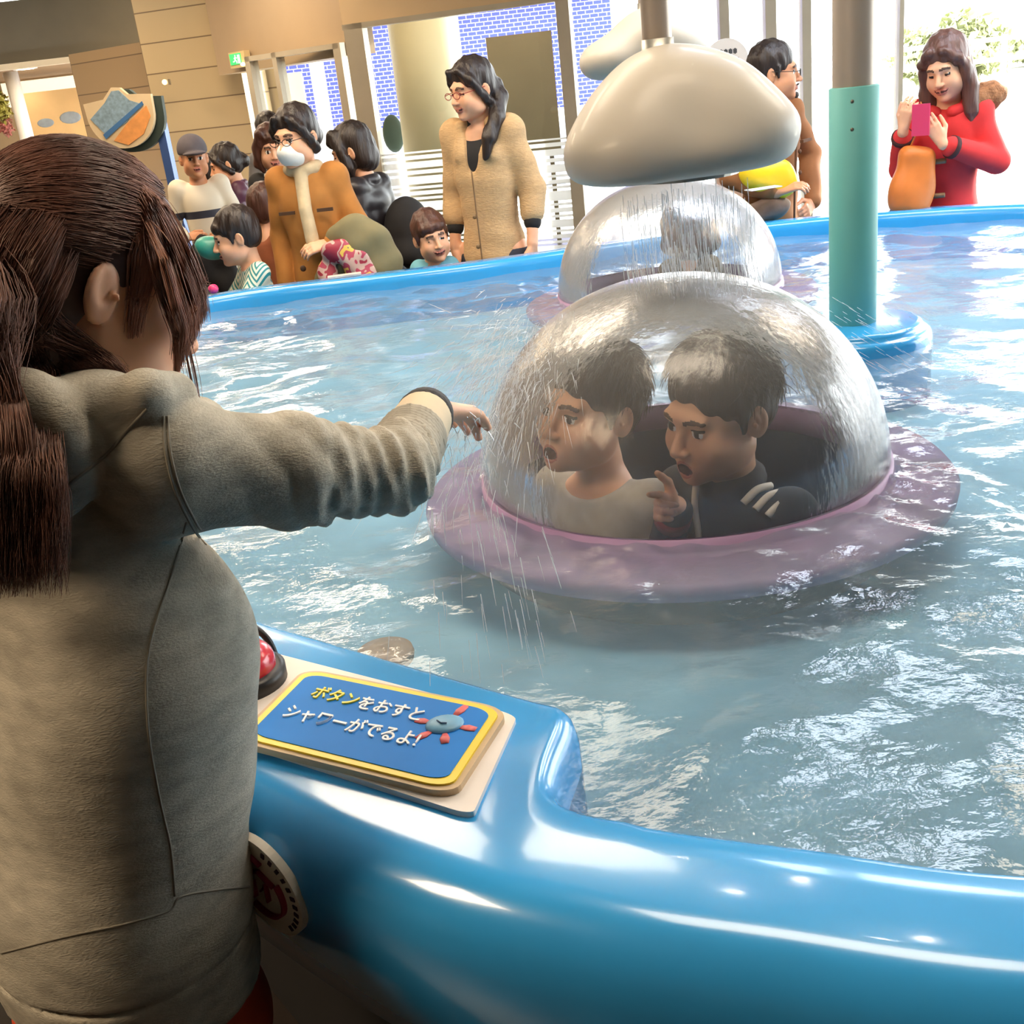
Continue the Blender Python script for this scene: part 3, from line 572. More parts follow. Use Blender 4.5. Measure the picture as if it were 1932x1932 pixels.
# water threads of the shower, and the splash thrown off by the hand
def threads():
    rg = np.random.default_rng(3); C = []; Rr = []
    for i in range(430):
        a = rg.uniform(0, 6.28); q = .125*math.sqrt(rg.random()); x, y = .375+q*math.cos(a), 2.06+q*math.sin(a)*.9; z = 1.28; dx = rg.normal(.012, .01)
        hit = WZ+.376*math.sqrt(max(0, 1-((x-.345)**2+(y-2.09)**2)/.155)); z = rg.uniform(hit, 1.285)
        while z > hit:
            l = rg.uniform(.012, .07); z2 = max(z-l, hit); t = lambda q: (1.31-q)/.25
            C.append([(x+dx*t(q)**2, y, q) for q in np.linspace(z, z2, 4)]); Rr.append(rg.uniform(.0003, .0009)); z = z2-rg.uniform(.02, .12)
    return C, Rr
m_drop = glassy('falling water', (.97, .98, 1), .05, 1.5, white=.55, boost=2)
C, Rr = threads(); tag(strands('shower_water', C, Rr, m_drop), 'fine threads of water falling from the near cloud onto the dome', 'water', kind='stuff')
rg = np.random.default_rng(8); C = []; Rr = []
h = at(850, 745, 1.33); tgt = at(985, 650, 1.80)
for i in range(1500):                      # fan thrown left off the dome toward the hand
    u = rg.random(); th = rg.normal(0, .25); p0 = np.array(tgt)+rg.normal(0, .03, 3)*(1, 1, 1.2)
    d = (np.array(h)-np.array(tgt))*rg.uniform(.5, 1.25)+rg.normal(0, .045, 3); g = rg.uniform(.0, .16)
    t0 = rg.uniform(0, .85); t1 = min(1, t0+rg.uniform(.03, .16)); tt = np.linspace(t0, t1, 4)
    C.append([p0+d*t+np.array((0, 0, -g*t*t)) for t in tt]); Rr.append(rg.uniform(.0002, .0006))
for i in range(160):                     # arcs that drop from the hand to the water
    a = at(rg.uniform(820, 910), rg.uniform(760, 820), 1.3); v = np.array((rg.normal(.02, .06), rg.normal(-.02, .06), 0)); t0 = rg.uniform(.0, .9); tt = np.linspace(t0, min(1, t0+rg.uniform(.03, .1)), 4); H = a[2]-WZ
    C.append([a+v*t+np.array((0, 0, -H*t*t)) for t in tt]); Rr.append(rg.uniform(.0003, .0009))
for i in range(90):                      # fine flying drops right of the dome
    a = at(rg.uniform(1560, 1760), rg.uniform(560, 690), 2.4); d = np.array((.025, 0, -.018))*rg.uniform(.4, 1.4); C.append([a, a+d*.5, a+d]); Rr.append(.0004)
tag(strands('splash_water', C, Rr, m_drop), 'spray splashing off the near dome around the outstretched hand', 'water', kind='stuff')
# controls on the pod: board, instruction sign, button, cable
def quad_at(Q, s, t): A, B, D = map(np.array, (Q[0], Q[1], Q[3])); return A+(B-A)*s+(D-A)*t     # parallelogram corner, along, across
def in_quad(Q, loop, z0, z1, mb):
    P = np.array([quad_at(Q, a, b) for a, b in loop]); ar = np.sum(P[:, 0]*np.roll(P[:, 1], -1)-np.roll(P[:, 0], -1)*P[:, 1]); mb.prism(P if ar > 0 else P[::-1], z0, z1); return mb
pc = (-.2, 1.17); 
def LOC(o, x=pc[0], y=pc[1]): o.location = (-x, -y, 0); return o
e = empty('control_panel', (*pc, 0)); tag(e, 'white board bolted on the pool rim beside the girl', 'panel')
bq = ((-.455, 1.425), (-.021, 1.118), (-.079, .951), (-.51, 1.245))
def rl(w=1, h=1, r=.06, asp=1.0): return [(.5+x*w, .5+y*h/1) for x, y in rrect(.5, .5, r)]
LOC(in_quad(bq, rl(1, 1, .05), RZ-.002, RZ+.007, MB()).build('board', mat('board white', (236, 226, 218), .4, .05, 8), e))
sq = ((-.288, 1.270), (-.038, 1.119), (-.098, .974), (-.348, 1.125)); ssx = 250/290
sg = empty('instruction_sign', (*pc, 0)); tag(sg, 'blue plate with yellow border and Japanese lettering on the white board', 'sign')
def rr2(inset, r): return [(.5+x*(1-2*inset*.6), .5+y*(1-2*inset)) for x, y in rrect(.5, .5, r)]
LOC(in_quad(sq, rr2(-.04, .12), RZ+.006, RZ+.015, MB()).build('backing', mat('sign wood edge', (206, 178, 140), .5, .1, 20), sg))
LOC(in_quad(sq, rr2(0, .11), RZ+.014, RZ+.0175, MB()).build('yellow_border', mat('sign yellow', (246, 214, 40), .35, .04, 10), sg))
LOC(in_quad(sq, rr2(.055, .10), RZ+.017, RZ+.0185, MB()).build('blue_plate', mat('sign blue', (30, 132, 222), .55, .05, 10, spec=.2), sg))
def letters(txt, s0, t0, w, h, m, name='lettering', bold=.012):
    cu = bpy.data.curves.new(name, 'FONT'); cu.body = txt; cu.extrude = .02; cu.offset = bold; tmp = bpy.data.objects.new(name, cu); COL.objects.link(tmp); bpy.context.view_layer.update()
    me = bpy.data.meshes.new_from_object(tmp.evaluated_get(bpy.context.evaluated_depsgraph_get())); bpy.data.objects.remove(tmp)
    co = np.empty(len(me.vertices)*3); me.vertices.foreach_get('co', co); co = co.reshape(-1, 3); a, b = co.min(0), co.max(0)
    u = (co[:, 0]-a[0])/(b[0]-a[0]); v = (co[:, 1]-a[1])/(b[1]-a[1]); out = np.array([quad_at(sq, s0+w*i, t0+h*(1-j)) for i, j in zip(u, v)])
    z = np.where(co[:, 2] > 0, RZ+.0205, RZ+.018); me.vertices.foreach_set('co', np.c_[out, z].ravel()); me.materials.append(m); me.update()
    o = link(name, me, sg); return LOC(o)
m_ly = mat('letter yellow', (250, 224, 60), .4); m_lw = mat('letter white', (246, 246, 246), .4)
letters('ボタン', .14, .20, .235, .17, m_ly); letters('をおすと', .385, .215, .315, .17, m_lw); letters('シャワーがでるよ!', .10, .50, .66, .19, m_lw)
g = MB(); cp = quad_at(sq, .815, .345)
g.sphere((*cp, RZ+.019), (.023, .019, .006), 18); g.build('creature_body', mat('creature blue', (120, 178, 214), .4, .1, 60), sg, True).location = (-pc[0], -pc[1], 0)
ux = np.array((.85, -.53)); vx = np.array((.38, .92))
for a, b, l in ((.2, .95, .022), (.95, .1, .019), (-.95, -.1, .017), (-.5, -.9, .018), (.45, -.95, .018)):
    d = ux*a+vx*b; d /= np.linalg.norm(d); p1 = cp+d*.019; p2 = cp+d*(.021+l)
    LOC(MB().tube([(*p1, RZ+.0187), (*((p1+p2)/2), RZ+.0190), (*p2, RZ+.0187)], [.003, .006, .0045], 10, flat=(1, .3)).build('creature_flipper', mat('creature coral', (232, 110, 110), .4), sg, True))
LOC(MB().tube([(*(cp+ux*-.008+vx*-.004), RZ+.0256), (*(cp+ux*-.001+vx*-.007), RZ+.0256), (*(cp+ux*.006+vx*-.005), RZ+.0256)], .0008, 6).build('creature_smile', mat('creature ink', (50, 80, 120), .5), sg, True))
bp_ = (-.374, 1.274); e = empty('push_button', (*bp_, RZ+.006)); tag(e, 'red domed push button on the white board beside the girl', 'button')
MB().lathe([(0, 0), (.058, 0), (.058, .018), (.05, .022), (0, .022)], n=40).build('base', mat('button black', (28, 28, 30), .4), e, True)
MB().lathe([(.047, .018), (.047, .03)]+[(.047*math.cos(a), .03+.03*math.sin(a)) for a in np.linspace(.1, 1.57, 9)], n=40).build('cap', mat('button red', (206, 28, 50), .25, coat=.5), e, True)
q0 = np.array(atz(522, 1243, RZ)); a_ = q0+np.array((-.11, .055, 0))
tag(MB().tube(cr([(*q0[:2], RZ), (q0[0]-.012, q0[1]+.006, RZ+.035), (q0[0]-.05, q0[1]+.02, RZ+.058), (q0[0]-.10, q0[1]+.04, RZ+.05), (q0[0]-.14, q0[1]+.05, RZ+.008)], 6), .0048, 8).build('cable', mat('cable black', (24, 24, 26), .4), None, True), 'black cable arching over the white board behind the red button', 'cable')
p = atz(727, 1235, .70); e = tag(MB().lathe([(0, .69), (.043, .69), (.045, .70), (.043, .708), (.012, .710), (.008, .705), (0, .705)], (p[0], p[1], 0), 36).lathe([(0, FZ), (.012, FZ), (.012, .695), (0, .695)], (p[0], p[1], 0), 16).build('water_inlet', mat('inlet beige', (190, 160, 136), .5, .08, 20), None, True), 'round beige inlet cap under the water by the control board', 'inlet')
# oval badge on the flank of the rim
def to_px(q): v = np.array(q)-_C; d = v @ _F; return np.array((966+FPX*(v @ _R)/d, 966-FPX*(v @ _U)/d))
pz = .712; off = .163; i = min(range(NI), key=lambda k: abs(to_px((*(outb[k]+outn[k]*off), pz))[0]-500)+(0 if outb[k][1] < 1.6 else 999)); nrm = np.array((*outn[i], 0)); slope = math.atan2(.01, .16)
pp = np.array((*(outb[i]+outn[i]*(off+.003)), pz)); zax = nrm*math.cos(slope)-np.array((0, 0, 1))*math.sin(slope); xax = np.cross((0, 0, 1), zax); xax /= np.linalg.norm(xax); yax = np.cross(zax, xax); MM = np.stack([xax, yax, zax], 1)
e = empty('round_badge', pp); tag(e, 'round white sticker with dark red emblem on the pool side', 'sticker'); e.matrix_world = Matrix.Translation(pp) @ Matrix(MM.tolist()).to_4x4()
MB().lathe([(0, -.006), (.064, -.006), (.064, .004), (0, .004)], n=48).build('disc', mat('badge white', (226, 216, 198), .5, .04, 20), e)
MB().tube([(.038*math.cos(a), .038*math.sin(a), .004) for a in np.linspace(-2.2, .5, 20)], .007, 6, flat=(.3, 1)).build('red_arc', mat('badge red', (140, 24, 50), .5), e)
g = MB()
for q in ([(-.03, .03), (-.01, .045), (.012, .036)], [(-.02, .012), (.004, .024), (.026, .012)], [(.0, -.004), (.012, .012), (.008, -.016)], [(-.026, -.008), (-.012, .004), (-.016, -.02)]): g.tube([(x, y, .004) for x, y in q], .006, 6, flat=(.3, 1))
g.build('red_strokes', MATS['badge red'], e, True); g = MB()
for a in np.linspace(-.9, 1.2, 11): g.box((.055*math.cos(a), .055*math.sin(a), .0045), (.0035, .0025, .0008), a)
g.build('dark_mark', mat('badge dark', (62, 34, 52), .5), e)
# ================================================================== people
m_skin = mat('skin', (226, 172, 138), .5, .05, 30, sub=.15); m_skin2 = mat('skin tan', (206, 146, 108), .5, .05, 30, sub=.15)
m_lip = mat('lips', (198, 124, 106), .45); m_eye = mat('eye white', (236, 230, 222), .3); m_iris = mat('dark iris and lash', (34, 24, 20), .3); m_mouth = mat('mouth inside', (74, 32, 28), .6); m_teeth = mat('teeth', (236, 228, 212), .3)
m_hair = mat('black brown hair', (40, 30, 27), .42, .35, 9, bump=.5, bscale=14, stretch=(6, 6, .6)); m_hairb = mat('brown hair', (78, 48, 38), .42, .35, 9, bump=.5, bscale=14, stretch=(6, 6, .6))
SKIN = [m_skin, m_lip, m_eye, m_iris, m_mouth, m_teeth, mat('eyebrow', (84, 60, 48), .6)]; SKIN2 = [m_skin2]+SKIN[1:]
def head(S, f, mouth=0, smile=0, eyes=1, lab=0):
    """head in frame f: centre between the ears, facing -y, 0.23 m from chin to crown at k=1"""
    E = lambda c, r, k=.014, **kw: S.ell(f.p(c), np.array(r)*f.k, f.M, k=k*f.k, **kw)
    C = lambda a, b, ra, rb, k=.01, **kw: S.cone(f.p(a), f.p(b), ra*f.k, rb*f.k, k=k*f.k, **kw)
    E((0, .014, .045), (.073, .090, .084)); E((0, -.028, -.022), (.060, .062, .082), .03); E((0, -.038, -.066), (.046, .046, .038), .03); E((0, -.076, -.090), (.019, .017, .014), .02)
    for s in (-1, 1):
        E((s*.036, -.062, -.032), (.024, .024, .026), .025); E((s*.05, -.01, -.055), (.018, .035, .03), .03)
    E((0, -.080, .026), (.046, .014, .012), .02)
    for s in (-1, 1): E((s*.030, -.098, .004), (.017, .013, .010), .014, op='s')
    C((0, -.088, .010), (0, -.109, -.026), .0065, .0105, .012)
    for s in (-1, 1): E((s*.011, -.101, -.030), (.0075, .009, .0065), .006); E((s*.0065, -.112, -.0365), (.004, .005, .0025), .002, op='s')
    if mouth:
        h = .008+.014*mouth; E((0, -.084, -.060-h*.4), (.021, .016, h+.007), .012); E((0, -.100, -.060-h*.4), (.017-.003*mouth, .016, h*.75), .003, op='s')
        E((0, -.101, -.0605-h*.4), (.0195, .012, h+.0022), op='p', lab=1); E((0, -.110, -.0605-h*.4), (.0165, .040, h*.72), op='p', lab=4)
        E((0, -.088, -.060-h*.4+h*.62), (.013, .007, .0035), .001, lab=5)
    else:
        E((0, -.092, -.0535), (.020+.005*smile, .010, .0048), .006, lab=1); E((0, -.091, -.0625), (.016+.004*smile, .011, .0056), .006, lab=1)
        S.path([f.p((-.017-.008*smile, -.092, -.0575+.004*smile)), f.p((0, -.104, -.0585)), f.p((.017+.008*smile, -.092, -.0575+.004*smile))], .0018*f.k, op='p', lab=4)
    for s in (-1, 1):
        if eyes:
            E((s*.030, -.0755, .003), (.0125, .0115, .0115), .002); E((s*.030, -.088, .0035), (.0125, .012, .0058 if eyes == 1 else .002), op='p', lab=2)
            E((s*.030, -.088, .0035), (.0055, .014, .0060 if eyes == 1 else .002), op='p', lab=3); E((s*.031, -.086, .0098 if eyes == 1 else .003), (.014, .014, .0016), op='p', lab=3)
        S.path([f.p((s*.015, -.094, .0255)), f.p((s*.031, -.091, .0300)), f.p((s*.046, -.081, .0245))], np.array((.0026, .0030, .0028))*f.k, op='p', lab=6)
        e = rot(s*-26, 0, s*4); S.ell(f.p((s*.077, .012, -.004)), np.array((.008, .019, .031))*f.k, f.M @ e, k=.006*f.k); S.ell(f.p((s*.0895, .008, .002)), np.array((.0105, .0115, .0215))*f.k, f.M @ e, k=.003*f.k, op='s'); S.ell(f.p((s*.084, .000, -.004)), np.array((.004, .004, .005))*f.k, f.M @ e, k=.003*f.k); S.ell(f.p((s*.080, .010, .004)), np.array((.004, .004, .012))*f.k, f.M @ rot(0, 20, 0), k=.002*f.k)
def hand(S, w, d, n, side, k=1.0, curl=.5, lab=0, spread=.1, point=False, thumb=.5, curls=None):
    """w wrist, d finger direction, n back-of-hand normal, side = +1 when the thumb lies along d x n"""
    d = np.array(d, float); d /= np.linalg.norm(d); n = np.array(n, float); n -= d*(n @ d); n /= np.linalg.norm(n); t = np.cross(d, n)*side; w = np.array(w, float)
    for i, (o, L) in enumerate(((.027, .074), (.009, .080), (-.009, .075), (-.026, .060))):
        kn = w+(d*.082+t*o-n*.002*abs(i-1))*k; S.cone(w+(d*.012+t*o*.62)*k, kn, .0125*k, .0105*k, k=.010*k, lab=lab)
        c = curls[i] if curls else (.05 if point and i == 0 else curl*(1+.1*i)); p = kn; a = c*.6; dd = d+t*(o*spread*12)
        dd /= np.linalg.norm(dd); r = .0092*k
        for j, fr in enumerate((.45, .31, .24)):
            v = dd*math.cos(a)-n*math.sin(a); q = p+v*L*fr*k; S.cone(p, q, r, r*.88, k=.003*k, lab=lab); p = q; r *= .88; a += c*(1.0 if j == 0 else .7)
    b = w+(d*.022+t*.022-n*.006)*k; v = d*.55+t*(.75-.5*thumb)-n*.45*thumb; v /= np.linalg.norm(v); p = b+v*.045*k; S.cone(b, p, .0145*k, .0115*k, k=.010*k, lab=lab)
    v2 = d*.85+t*(.25-.4*thumb)-n*.35*thumb; v2 /= np.linalg.norm(v2); q = p+v2*.032*k; S.cone(p, q, .0108*k, .0095*k, k=.003*k, lab=lab); S.cone(q, q+v2*.022*k, .0095*k, .0075*k, k=.003*k, lab=lab)
class Person:
    """joints of a standing figure of height h, local axes: facing -y, left = +x, origin at the feet"""
    def __init__(s, loc, rz, h, hk=1.0, sw=.165, lean=(0, 0), yaw=0, pitch=0, roll=0, arms=None, hipx=.085, curl=(.5, .5), bw=.84):
        s.loc, s.rz, s.h, s.hk = loc, rz, h, hk; g = (h-.23*hk)/(1.62-.23); s.g = g; sw *= .80; s.bw = bw
        hc = .13*hk*math.cos(math.radians(pitch)); s.hf = Frame((lean[0], lean[1]-.035*hk-.03*math.sin(math.radians(pitch))*hk, h-hc-.002), rot(yaw, pitch, roll), hk)
        s.sz = h-(.232+.045*g)*hk-.012*g; s.neck = np.array((lean[0], lean[1]+.005, s.sz+.035*g)); s.sh = {k: np.array((lean[0]+k*sw*g, lean[1]+.01, s.sz-.01*g)) for k in (1, -1)}
        s.hz = .49*h; s.hip = {k: np.array((k*hipx*g, 0, s.hz)) for k in (1, -1)}; s.knee = {k: np.array((k*hipx*1.05*g, -.005, .265*h)) for k in (1, -1)}; s.ank = {k: np.array((k*hipx*1.08*g, .025, .05*h)) for k in (1, -1)}
        s.arm = {}; arms = arms or {}; s.lean = lean; s.sw = sw
        for k in (1, -1):
            a = arms.get(k, 'down')
            if a == 'down': a = ((.06*k, .03, -.27), (.065*k, -.02, -.50), (.05*k, -.1, -1), (k, -.35, 0))
            el, wr, d, n = [np.array(q, float) for q in a]; s.arm[k] = (s.sh[k]+el*g, s.sh[k]+wr*g, d, n)
        s.curl = curl
    def body(s, skin=SKIN, label='', mouth=0, smile=0, eyes=1, step=.005, thumb={1: .5, -1: .5}, bare_hands=(1, -1), point=(), curls=None, legs=True, cat='person', coarse=.013):
        S = Sculpt(); g = s.g; f = s.hf; head(S, f, mouth, smile, eyes)
        S.cone(f.p((0, .022, -.05)), s.neck, .047*f.k, .050*g, k=.02); S.cone(s.neck, s.neck-(0, 0, .05*g), .05*g, .06*g, k=.03)
        l = s.lean; w_ = s.bw; S.loft([(s.hz-.09*g, 0, 0, .13*g*w_, .085*g), (s.hz, 0, 0, .145*g*w_, .09*g), (s.hz+.16*g, l[0]*.3, l[1]*.3, .118*g*w_, .075*g), (s.sz-.14*g, l[0]*.8, l[1]*.8, .142*g*w_, .088*g), (s.sz+.0*g, l[0], l[1], .115*g*w_, .06*g)], k=.04)
        for k in (1, -1):
            e, w, d, n = s.arm[k]; S.ell(s.sh[k], .05*g, k=.03); S.cone(s.sh[k], e, .044*g, .036*g, k=.02); S.cone(e, w, .036*g, .024*g, k=.012); S.cone(w, w+d/np.linalg.norm(d)*.02*g, .022*g, .02*g, k=.01)
            if k in bare_hands: hand(S, w+d/np.linalg.norm(d)*.012*g, d, n, k, max(g, .62*s.hk)*.98, s.curl[0 if k == 1 else 1], thumb=thumb.get(k, .5), point=k in point, curls=(curls or {}).get(k)); m = w+d/np.linalg.norm(d)*.09*g; S.fine.append((m-.11*max(g, .7), m+.11*max(g, .7)))
            if legs:
                S.cone(s.hip[k], s.knee[k], .078*g, .052*g, k=.03); S.cone(s.knee[k], s.ank[k], .052*g, .034*g, k=.015); S.ell(s.ank[k]+(0, -.06*g, -.05*s.h+.030*g), (.038*g, .11*g, .030*g), k=.03)
        S.fine.append((f.c-.15*f.k, f.c+.15*f.k)); o = sculpted('person', S, skin, None, step, coarse); o.location = s.loc; o.rotation_euler = (0, 0, math.radians(s.rz)); tag(o, label, cat); s.o = o; return o
    def part(s, name, S, m, step=.009): return sculpted(name, S, m, s.o, step)
    def top(s, name, m, hem, end={1: 1, -1: 1}, th=.018, flare=1.0, disp=None, step=.009, paint=(), collar=0, turtle=0, sleeve=1.0, chest=1.0, extra=None):
        """coat or shirt: trunk to height hem, sleeves to a share of the forearm (0..1)"""
        S = Sculpt(); g = s.g; l = s.lean; t = th*.8; b = s.sz+.006*g; w_ = s.bw
        rows = [(b+.006, l[0], l[1], .075*g, .058*g), (b-.035*g, l[0], l[1], .132*g*w_+t*.4, .066*g+t), (s.sz-.13*g, l[0]*.8, l[1]*.8-.004, (.148*g*w_+t)*chest, (.092*g+t)*chest), (s.hz+.15*g, l[0]*.3, l[1]*.3, (.130*g*w_+t)*chest, (.086*g+t)*chest)]
        if hem < s.hz: rows += [(s.hz, 0, 0, .156*g*w_+t, .100*g+t), (hem, 0, 0, (.170*g*w_+t)*flare, (.112*g+t)*flare)]
        else: rows += [(hem, 0, 0, (.150*g*w_+t)*flare, (.098*g+t)*flare)]
        S.loft(rows, k=.02)
        for k in (1, -1):
            e, w, d, n = s.arm[k]; S.ell(s.sh[k]+(0, 0, -.004), (.050*g+t*.7)*sleeve, k=.05); S.cone(s.sh[k]+(0, 0, -.006), e, (.048*g+t*.5)*sleeve, (.043*g+t*.5)*sleeve, k=.03)
            if end[k] > 0: S.cone(e, e+(w-e)*end[k], (.046*g+t*.5)*sleeve, (.046*g+t*.5)*sleeve*(1-.25*end[k]), k=.012)
        if turtle: S.cone(s.neck-(0, 0, .05*g), s.neck+(0, 0, .025*g), .064*g, .056*g, k=.015)
        if collar: S.path([s.neck+(.066*g*math.cos(a), .060*g*math.sin(a)-.004, (-.016+.014*math.sin(a))*g) for a in np.linspace(-1.3, 4.4, 14)], .020*g*collar, k=.012)
        for p in paint: S.P.append(p)
        if extra: extra(S)
        S.disp = disp or fold(.004, (22, 9, 14, 0), (-14, 18, 26, 1), (9, -21, 33, 2)); return s.part(name, S, m, step)
    def trousers(s, m, name='trousers', th=.016, top=None):
        S = Sculpt(); g = s.g; z = top or s.hz+.1*g
        w_ = s.bw; S.loft([(z, 0, 0, .130*g*w_+th*.6, .078*g+th*.6), (s.hz-.02*g, 0, 0, .148*g*w_+th*.6, .090*g+th*.6), (s.hz-.10*g, 0, 0, .145*g*w_+th*.6, .088*g+th*.6)], k=.02)
        for k in (1, -1): S.cone(s.hip[k]-(0, 0, .03*g), s.knee[k], .082*g+th*.5, .058*g+th, k=.03); S.cone(s.knee[k], s.ank[k]-(0, 0, .01), .058*g+th, .05*g+th*.6, k=.015)
        S.disp = fold(.003, (20, 9, 30, 0), (-14, 18, 40, 1)); return s.part(name, S, m, .011)
    def shoes(s, m):
        for k in (1, -1):
            S = Sculpt(); g = s.g; a = s.ank[k]; S.ell((a[0], a[1]-.062*g, .038*g), (.045*g, .125*g, .036*g)); S.cone((a[0], a[1], .05*g), (a[0], a[1], .09*g), .042*g, .04*g, k=.03); S.box((a[0], a[1]-.06*g, -.02), (.2, .3, .02), .001, op='s', k=.002); s.part('shoe', S, m, .008)
    def hair(s, m, style='short', step=.0055, name='hair'):
        S = Sculpt(); f = s.hf; E = lambda c, r, k=.012, **kw: S.ell(f.p(c), np.array(r)*f.k, f.M, k=k*f.k, **kw); C = lambda a, b, ra, rb, k=.012, **kw: S.cone(f.p(a), f.p(b), ra*f.k, rb*f.k, k=k*f.k, **kw)
        E((0, .017, .050), (.084, .098, .092))
        if style in ('bob', 'long', 'tail', 'tied'): E((0, .045, .0), (.080, .070, .075), .02)
        else: E((0, .045, .0), (.074, .062, .066), .02)
        E((0, -.085, -.035), (.068 if style != 'bob' else .056, .075, .085 if style != 'fringe' else .068), .012, op='s')
        if style in ('short', 'fringe'):
            for q in (-1, 1): E((q*.085, -.01, -.035), (.03, .05, .045), .01, op='s'); C((q*.073, -.018, .03), (q*.073, -.02, -.012), .010, .004, .008)
        if style == 'fringe': E((0, -.062, .062), (.062, .034, .030), .012); E((0, -.09, .02), (.05, .03, .015), .006, op='s')
        if style == 'bob':
            for q in (-1, 1): S.path([f.p((q*.05, -.05, .095)), f.p((q*.082, -.03, .02)), f.p((q*.082, -.022, -.06)), f.p((q*.062, -.03, -.10))], np.array((.03, .024, .028, .014))*f.k, k=.02)
            E((0, .05, -.05), (.085, .06, .06), .03); E((.015, -.074, .072), (.055, .026, .026), .015)
        if style in ('long', 'tail', 'tied'):
            for q in (-1, 1): S.path([f.p((q*.03, -.076, .092)), f.p((q*.072, -.048, .045)), f.p((q*.08, -.012, -.01)), f.p((q*.075, .02, -.05))], np.array((.016, .018, .018, .02))*f.k, k=.02)
        if style == 'tail': C((.03, .10, .0), (.06, .09, -.05), .035, .032); S.path([f.p((.06, .09, -.05)), f.p((.09, .03, -.12)), f.p((.095, -.04, -.19)), f.p((.09, -.07, -.26))], np.array((.034, .036, .032, .014))*f.k, k=.015)
        if style == 'tied': E((0, .11, -.01), (.045, .04, .045), .02)
        if style == 'long':
            for q in (-1, 1): S.path([f.p((q*.078, -.02, .0)), f.p((q*.086, -.02, -.08)), f.p((q*.080, -.045, -.17)), f.p((q*.07, -.055, -.24))], np.array((.024, .032, .028, .010))*f.k, k=.02)
            E((0, .06, -.08), (.085, .055, .11), .03)
        S.disp = lambda x, y, z: .0016*np.sin(160*x+40*z)+.0016*np.sin(150*y+60*x-30*z)
        return s.part(name, S, m, step)
    def glasses(s, m=None, r=.019):
        f = s.hf; m = m or mat('glasses frame', (40, 26, 26), .3); mb = MB()
        for q in (-1, 1):
            mb.tube([f.p((q*.031+q*0+r*1.15*math.cos(a), -.108, .002+r*.72*math.sin(a))) for a in np.linspace(0, 6.28, 17)], .0018*f.k, 5); mb.tube([f.p((q*.052, -.106, .006)), f.p((q*.074, -.06, .008)), f.p((q*.082, .01, .012))], .0016*f.k, 5)
        mb.tube([f.p((-.01, -.109, .006)), f.p((.01, -.109, .006))], .0018*f.k, 5); return mb.build('glasses', m, s.o, True)
def tube_part(p, name, pts, r, m, n=8): return MB().tube(cr(pts, 5), r, n).build(name, m, p.o, True)
def wpos(p, q):
    a = math.radians(p.rz); return np.array((p.loc[0]+q[0]*math.cos(a)-q[1]*math.sin(a), p.loc[1]+q[0]*math.sin(a)+q[1]*math.cos(a), p.loc[2]+q[2]))
def under(px, py, Y): q = at(px, py, Y); return (q[0], q[1], 0), q[2]
m_black = mat('black cloth', (30, 29, 31), .8, .15, 20); m_shoe = mat('dark shoe leather', (46, 38, 34), .5); m_navy = mat('dark navy cloth', (38, 42, 56), .8, .15, 20); m_denim = mat('blue grey denim', (80, 90, 110), .8, .15, 30)
# ------------------------------------------------------------------ people round the far rim
def knit(name, c, sc=(1, 1, 3), b=.35): return mat(name, c, .85, .10, 30, bump=b, bscale=70, stretch=sc)
# woman in the beige cardigan
loc, h = under(893, 108, 5.05)
p = Person(loc, -24, h, 1.0, yaw=-30, pitch=8, lean=(0, -.01), sw=.16, arms={-1: ((-.05, .03, -.27), (-.055, -.03, -.49), (-.05, -.1, -1), (-1, -.3, 0)), 1: ((.075, .03, -.26), (.075, -.04, -.49), (0, -.1, -1), (1, -.3, 0))})
p.body(SKIN, 'woman in long beige hooded cardigan and glasses watching the pool, dark hair in side tail', smile=.6, eyes=2); p.hair(m_hair, 'tail'); p.glasses(mat('red glasses', (150, 50, 46), .3))
m_c = knit('beige knit', (196, 162, 118)); p.top('turtleneck', m_black, p.hz-.02, {1: .62, -1: .62}, th=.004, turtle=1)
def hood(S):
    S.path([p.sh[1]+(-.05, -.085, -.10), p.sh[1]+(-.06, -.05, .03), p.neck+(.05, .06, .02), p.neck+(-.05, .06, .02), p.sh[-1]+(.06, -.05, .03), p.sh[-1]+(.05, -.085, -.10)], .027, k=.01); S.ell(p.neck+(0, .085, -.03), (.10, .045, .07), k=.03)
    S.path([p.neck+(-.02, -.12, -.24), p.neck+(0, -.09, -.03)], (.004, .055), k=.008, op='s'); S.ell(p.neck+(0, -.075, .01), (.045, .05, .05), k=.01, op='s')
p.top('cardigan', m_c, .20*h, {1: .45, -1: .42}, th=.02, flare=1.02, sleeve=1.12, extra=hood, disp=fold(.004, (10, 6, 40, 0), (30, 9, 6, 1), (4, 14, 55, 2)))
fr = lambda z, x=0: (x, -.155+.012*abs(z-.75*h), z)
tube_part(p, 'front_seam', [fr(.72*h), fr(.6*h), fr(.48*h), fr(.36*h), fr(.22*h)], .0035, mat('seam brown', (120, 92, 62), .8))
for z in (.60, .52, .45): MB().sphere(np.array((-.012, -.150, z*h)), (.011, .006, .011), 10).build('button', mat('button brown', (130, 104, 72), .4), p.o, True)
for k in (-1, 1): e_, w_ = p.arm[k][:2]; MB().tube([e_+(w_-e_)*.43, e_+(w_-e_)*.53], .046*p.g, 16).build('cuff', m_black, p.o, True)
p.trousers(m_navy, top=p.hz-.02); p.shoes(m_shoe)
